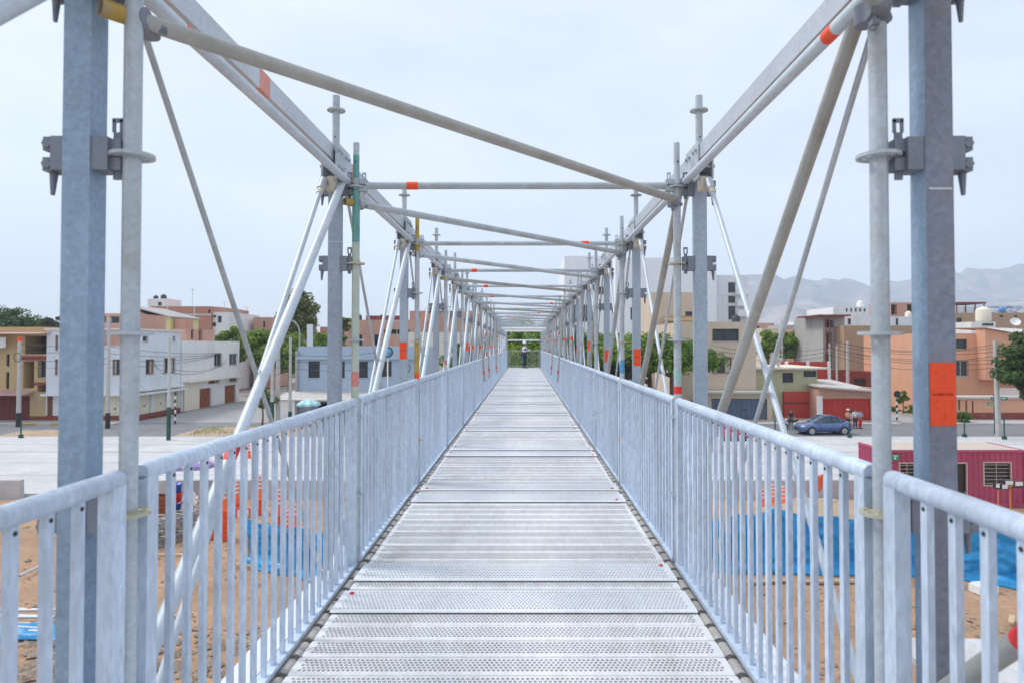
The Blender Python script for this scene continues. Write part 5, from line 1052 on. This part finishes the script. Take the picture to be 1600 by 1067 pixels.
# ------------------------------------------------------------------ people
SKIN = mat('skin', (.42, .25, .17), .6, 0, .05, 10); NAVY = mat('navy_cloth', (.025, .035, .075), .85, 0, .15, 10); WSH = mat('white_shirt', (.75, .76, .80), .85, 0, .05, 10); HAIR = mat('dark_hair', (.02, .017, .015), .6)
def skin(name, verts, edges, m, parent, root=0, lev=2):
    me = bpy.data.meshes.new(name); me.from_pydata([v[:3] for v in verts], edges, []); me.materials.append(m); o = link(name, me, parent)
    md = o.modifiers.new('skin', 'SKIN'); md.use_smooth_shade = True; sv = me.skin_vertices[0].data
    for i, v in enumerate(verts): sv[i].radius = (v[3], v[4] if len(v) > 4 else v[3])
    sv[root].use_root = True; sb = o.modifiers.new('sub', 'SUBSURF'); sb.levels = lev; sb.render_levels = lev; return o
def person(label, loc, rz, h=1.65, shirt=WSH, trousers=NAVY, vest=None, helmet=None, hair=HAIR, arms='hold', skirt=False, group=None, hat=None, bag=None):
    t = thing('person', label, 'person', loc, rz, group); k = h / 1.70; t.scale = (k, k, k)
    # facing -y in local space
    if arms == 'hold': EL, WR = [(-.24, -.02, 1.10), (.24, -.02, 1.10)], [(-.09, -.26, 1.14), (.10, -.26, 1.14)]
    elif arms == 'fold': EL, WR = [(-.25, -.05, 1.12), (.25, -.05, 1.12)], [(.08, -.20, 1.16), (-.08, -.22, 1.12)]
    elif arms == 'bars': EL, WR = [(-.26, -.18, 1.15), (.26, -.18, 1.15)], [(-.27, -.42, 1.08), (.27, -.42, 1.08)]
    else: EL, WR = [(-.25, .0, 1.12), (.25, .0, 1.12)], [(-.26, -.06, .88), (.26, -.06, .88)]
    v = [(0, 0, .95, .13, .1), (0, 0, 1.12, .12, .09), (0, .0, 1.32, .15, .10), (0, .01, 1.44, .06, .06), (0, -.005, 1.52, .055, .06), (0, -.02, 1.60, .075, .09), (0, -.015, 1.68, .06, .07)]
    e = [(0, 1), (1, 2), (2, 3), (3, 4), (4, 5), (5, 6)]
    def add(p, par): v.append(p); e.append((par, len(v) - 1)); return len(v) - 1
    for s in (0, 1):
        sg_ = -1 if s == 0 else 1
        a = add((sg_ * .17, 0, 1.38, .055), 2); b_ = add((*EL[s], .04), a); w = add((*WR[s], .028), b_)
        dr = (Vector(WR[s]) - Vector(EL[s])).normalized(); pm = Vector(WR[s]) + dr * .06; sd_ = dr.cross(Vector((0, 0, 1))).normalized(); pmi = add((*pm, .03, .018), w)
        for q, (off_, ln) in enumerate(((-.03, .07), (-.01, .085), (.01, .08), (.03, .06))):
            f1 = add((*(pm + sd_ * off_ + dr * .045), .009), pmi); add((*(pm + sd_ * off_ + dr * (.045 + ln * .6) + Vector((0, 0, -.015))), .008), f1)
        th = add((*(pm - sd_ * .04 * -sg_ + dr * .005 + Vector((0, 0, .01))), .010), w); add((*(pm - sd_ * .05 * -sg_ + dr * .04), .009), th)
        hp = add((sg_ * .09, 0, .88, .085), 0); kn = add((sg_ * .10, -.02, .48, .06), hp); an = add((sg_ * .10, .01, .09, .042), kn); add((sg_ * .11, -.13, .035, .04, .03), an)
    skin('body', v, e, SKIN, t)
    sv_ = [(0, 0, .93, .16, .125), (0, 0, 1.12, .15, .115), (0, 0, 1.32, .18, .125), (0, .01, 1.42, .09, .08)]; se = [(0, 1), (1, 2), (2, 3)]
    for s in (0, 1):
        sg_ = -1 if s == 0 else 1; i = len(sv_); sv_ += [(sg_ * .18, 0, 1.38, .07), (*EL[s], .055), (*(Vector(WR[s]) * .85 + Vector(EL[s]) * .15), .042)]; se += [(2, i), (i, i + 1), (i + 1, i + 2)]
    skin('shirt', sv_, se, shirt, t)
    if skirt:
        obj('skirt', MB().lathe([(.15, 1.0), (.18, .9), (.2, .6), (.22, .42)], 14), trousers, t)
        obj('sock', MB().cyl((-.1, .0, .05), (-.1, -.01, .42), .05, 8).cyl((.1, 0, .05), (.1, -.01, .42), .05, 8), BLACKP, t, kind='stuff')
    else:
        tv = [(0, 0, .96, .155, .12)]; te = []
        for sg_ in (-1, 1): i = len(tv); tv += [(sg_ * .09, 0, .86, .105), (sg_ * .10, -.02, .48, .082), (sg_ * .10, .01, .10, .066)]; te += [(0, i), (i, i + 1), (i + 1, i + 2)]
        skin('trousers', tv, te, trousers, t)
    for sg_ in (-1, 1): obj('shoe', MB().box((sg_ * .105, -.055, .03), (.095, .27, .06)).box((sg_ * .105, .02, .075), (.085, .12, .06)), BLACKP if not skirt else WHITE, t)
    if vest: skin('vest', [(0, 0, .88, .19, .155), (0, 0, 1.12, .185, .15), (0, 0, 1.34, .21, .165)], [(0, 1), (1, 2)], vest, t)
    # face and hair
    obj('nose', MB().box((0, -.115, 1.605), (.025, .035, .045), rx=.3), SKIN, t)
    for sg_ in (-1, 1): obj('eye', MB().box((sg_ * .032, -.1, 1.63), (.026, .016, .012)), HAIR, t); obj('ear', MB().box((sg_ * .083, .0, 1.61), (.018, .04, .06)), SKIN, t)
    obj('mouth', MB().box((0, -.104, 1.555), (.045, .014, .01)), REDP, t)
    if helmet:
        obj('helmet', MB().lathe([(.125, 1.64), (.122, 1.70), (.10, 1.765), (.05, 1.80), (0, 1.81)], 18).box((0, -.13, 1.645), (.17, .1, .012)).lathe([(.14, 1.635), (.125, 1.65)], 18), helmet, t)
    elif hat: obj('hat', MB().lathe([(.19, 1.67), (.11, 1.69), (.10, 1.78), (0, 1.80)], 18), hat, t)
    obj('hair', MB().lathe([(.06, 1.50), (.09, 1.58), (.097, 1.66), (.085, 1.735), (.04, 1.765), (0, 1.77)], 14, (0, .025, 0)), hair, t)
    if bag: obj('bag', MB().box((.22, -.1, .98), (.22, .1, .26)).path([(.14, -.1, 1.1), (.17, -.05, 1.3), (.12, 0, 1.42)], .012, 5), bag, t)
    return t
person('worker in white helmet and navy vest reading at the far end of the footbridge', (PX(819.5, 43.9), 43.9, DK + .003), R(62), 1.64, WSH, NAVY, NAVY, mat('helmet_white', (.85, .85, .85), .35), arms='hold')
nb = thing('notebook', 'pale notebook held by the worker at the far end', 'notebook', (PX(819.5, 43.9) + .30, 43.74, DK + 1.16), R(62)); obj('pages', MB().box((0, 0, 0), (.16, .22, .015), rx=R(25)), WHITE, nb); obj('cover', MB().box((0, .001, -.012), (.165, .225, .006), rx=R(25)), NAVY, nb)
zp = 57.6
person('person in tan top and pale hat holding a pink bag by the red gate', (PX(1324, zp), zp, .0), R(10), 1.58, mat('tan_top', (.62, .40, .24), .85), BLACKP, hat=mat('straw_hat', (.75, .65, .52), .8), arms='fold', bag=mat('pink_bag', (.75, .35, .45), .7), group='people at the red gate')
person('person in white top and black trousers at the red gate', (PX(1335, zp + .2), zp + .2, .0), R(-5), 1.62, WSH, BLACKP, arms='down', group='people at the red gate')
person('person in grey top and red trousers at the red gate', (PX(1342.5, zp), zp, .0), R(20), 1.58, mat('grey_top', (.35, .36, .45), .85), mat('red_trousers', (.65, .03, .05), .85), arms='fold', group='people at the red gate')
person('person in dark jacket standing with a motorcycle beside the blue car', (PX(1235, 57.4), 57.4, .0), R(-20), 1.62, BLACKP, NAVY, arms='bars')
# motorcycle
mc = thing('motorcycle', 'black motorcycle parked in front of the blue car', 'motorcycle', (PX(1236, 56.4), 56.4, 0), R(12))
for x in (-.62, .62):
    w = obj('wheel', MB().lathe([(.22, -.05), (.30, -.05), (.31, 0), (.30, .05), (.22, .05), (.22, -.05)], 20), BLACKP, mc, loc=(x, 0, .31)); w.rotation_euler = (R(90), 0, 0); obj('hub', MB().cyl((0, 0, -.05), (0, 0, .05), .06, 10).box((0, 0, 0), (.44, .02, .02)).box((0, 0, 0), (.02, .44, .02)), ALU, w)
obj('frame', MB().path([(.62, 0, .31), (.1, 0, .35), (-.2, 0, .4), (-.42, 0, .85)], .03, 6).path([(.62, 0, .31), (.35, 0, .66), (-.35, 0, .72)], .025, 6), BLACKP, mc)
obj('fork', MB().cyl((-.62, .06, .31), (-.40, .06, .95), .022, 7).cyl((-.62, -.06, .31), (-.40, -.06, .95), .022, 7), ALU, mc); obj('handlebar', MB().path([(-.28, -.36, 1.02), (-.40, -.15, .98), (-.40, .15, .98), (-.28, .36, 1.02)], .016, 6), BLACKP, mc)
obj('tank', MB().path([(-.36, 0, .76), (-.2, 0, .82), (.02, 0, .74)], .1, 10, [.07, .14, .08]), NAVY, mc); obj('seat', MB().path([(.0, 0, .76), (.3, 0, .77), (.62, 0, .84)], .1, 8, [.08, .1, .07]), BLACKP, mc); obj('engine', MB().box((-.05, 0, .45), (.34, .2, .28)), ALU, mc); obj('headlamp', MB().cyl((-.48, 0, .9), (-.58, 0, .9), .09, 12, .1), WHITE, mc)

# ------------------------------------------------------------------ blue car
CARP = mat('car_blue', (.085, .15, .33), .3, .35, .06, 2, coat=.8)
car = thing('parked_car', 'dark blue sedan parked on the street before the red gate', 'car', (PX(1284, 54.2), 54.2, 0), R(4))
sec = [(-2.12, .50, .30, .56), (-2.05, .68, .24, .68), (-1.85, .80, .22, .78), (-1.4, .845, .22, .86), (-.95, .85, .22, .93), (-.4, .85, .22, .95), (.4, .85, .22, .97), (1.1, .85, .22, 1.0), (1.6, .84, .22, 1.03), (1.95, .78, .26, 1.0), (2.08, .66, .34, .90), (2.12, .5, .42, .72)]
b = MB(); nr = 12
for x, w, zb, zt in sec:
    hgt = zt - zb; ring = [(0, zb), (w * .8, zb), (w * .96, zb + .12 * hgt), (w, zb + .45 * hgt), (w * .985, zb + .72 * hgt), (w * .9, zb + .94 * hgt), (w * .55, zt + .005)]
    full = ring + [(0, zt + .015)] + [(-a, z) for a, z in ring[:0:-1]]
    b.v += [(x, a, z) for a, z in full]
m_ = 14
for i in range(len(sec) - 1):
    for k in range(m_): b.f.append((i * m_ + k, (i + 1) * m_ + k, (i + 1) * m_ + (k + 1) % m_, i * m_ + (k + 1) % m_)); b.sm.append(True)
b.f += [tuple(range(m_)), tuple((len(sec) - 1) * m_ + k for k in range(m_))[::-1]]; b.sm += [False, False]
obj('body', b, CARP, car)
cab = [(-.98, .93, .70, .93, .05), (-.55, .94, .745, 1.20, .62), (-.12, .95, .755, 1.43, .57), (.35, .96, .755, 1.46, .57), (.85, .97, .75, 1.42, .56), (1.2, .99, .73, 1.24, .6), (1.55, 1.01, .68, 1.02, .6)]
b = MB(); rf = MB(); rows_ = []
for x, z0, w0, z1, w1 in cab: rows_.append([(x, -w0, z0), (x, -(w0 + w1) / 2 - .02 if z1 - z0 > .1 else -w0 * .98, (z0 + z1) / 2), (x, -w1, z1), (x, 0, z1 + .02), (x, w1, z1), (x, (w0 + w1) / 2 + .02 if z1 - z0 > .1 else w0 * .98, (z0 + z1) / 2), (x, w0, z0)])
b.v = [p for r_ in rows_ for p in r_]
for i in range(len(cab) - 1):
    for k in range(6): b.f.append((i * 7 + k, i * 7 + k + 1, (i + 1) * 7 + k + 1, (i + 1) * 7 + k)); b.sm.append(True)
CGL = mat('car_glass', (.05, .07, .09), .08, 0, .1, 2)
obj('windows', b, CGL, car)
for i in range(2, 4):
    for k in (2, 3): rf.add([Vector(rows_[i][k]) + Vector((0, 0, .012)), Vector(rows_[i][k + 1]) + Vector((0, 0, .012)), Vector(rows_[i + 1][k + 1]) + Vector((0, 0, .012)), Vector(rows_[i + 1][k]) + Vector((0, 0, .012))], [(0, 1, 2, 3)], True)
obj('roof', rf, CARP, car)
for s in (2, 4):
    pts = [Vector(r_[s]) for r_ in rows_]; obj('roof_rail', MB().path(pts, .035, 6), CARP, car)
    sy = -1 if s == 2 else 1
    for x0, x1 in ((.38, .40), (1.05, .86)): obj('pillar', MB().path([(x0, sy * .765, .96), (x0, sy * .69, 1.22), (x1, sy * .585, 1.44)], .035, 6), CARP if x0 > 1 else BLACKP, car)
    obj('mirror', MB().path([(-.62, sy * .78, .98), (-.62, sy * .93, 1.02)], .06, 8, [.03, .08]), CARP, car)
    for x in (.15, 1.0): obj('door_handle', MB().box((x, sy * .855, .80), (.18, .03, .03)), ALU, car)
    for x in (-.55, .42, 1.22): obj('door_seam', MB().box((x, sy * .852, .62), (.012, .01, .5)), BLACKP, car)
    for x in (-1.28, 1.33):
        obj('wheel_arch', MB().cyl((x, sy * .60, .31), (x, sy * .852, .31), .37, 20), BLACKP, car)
        w = obj('wheel', MB().cyl((0, 0, 0), (0, sy * .2, 0), .31, 22), DARK, car, loc=(x, sy * .665, .31)); rm = MB().cyl((0, sy * .2, 0), (0, sy * .212, 0), .205, 18)
        obj('rim', rm, mat('alloy', (.6, .61, .63), .35, .5), w); sp = MB()
        for q in range(5): a = q * 2 * math.pi / 5; sp.box((.11 * math.cos(a + .63), sy * .214, .11 * math.sin(a + .63)), (.10, .012, .05), ry=-(a + .63))
        obj('spoke_gap', sp, BLACKP, w, kind='stuff')
    obj('headlight', MB().path([(-2.02, sy * .62, .66), (-1.82, sy * .79, .70)], .06, 8, [.07, .05]), WHITE, car); obj('taillight', MB().path([(2.0, sy * .70, .86), (1.78, sy * .82, .90)], .06, 8, [.07, .05]), REDP, car)
obj('number_plate', MB().box((2.125, 0, .62), (.02, .4, .12)), WHITE, car); obj('grille', MB().box((-2.12, 0, .46), (.03, .8, .14)), BLACKP, car)

# ------------------------------------------------------------------ haze
HZ = bpy.data.materials.new('air'); HZ.use_nodes = True; t = HZ.node_tree; t.nodes.clear()
pv = N(t, 'ShaderNodeVolumePrincipled'); pv.inputs['Color'].default_value = (.72, .84, 1, 1); pv.inputs['Density'].default_value = .00031; pv.inputs['Anisotropy'].default_value = .1
ou = N(t, 'ShaderNodeOutputMaterial'); t.links.new(pv.outputs[0], ou.inputs['Volume'])

obj('haze', MB().bb(-3400, 3400, -450, 3400, -8, 420), HZ, kind='stuff')
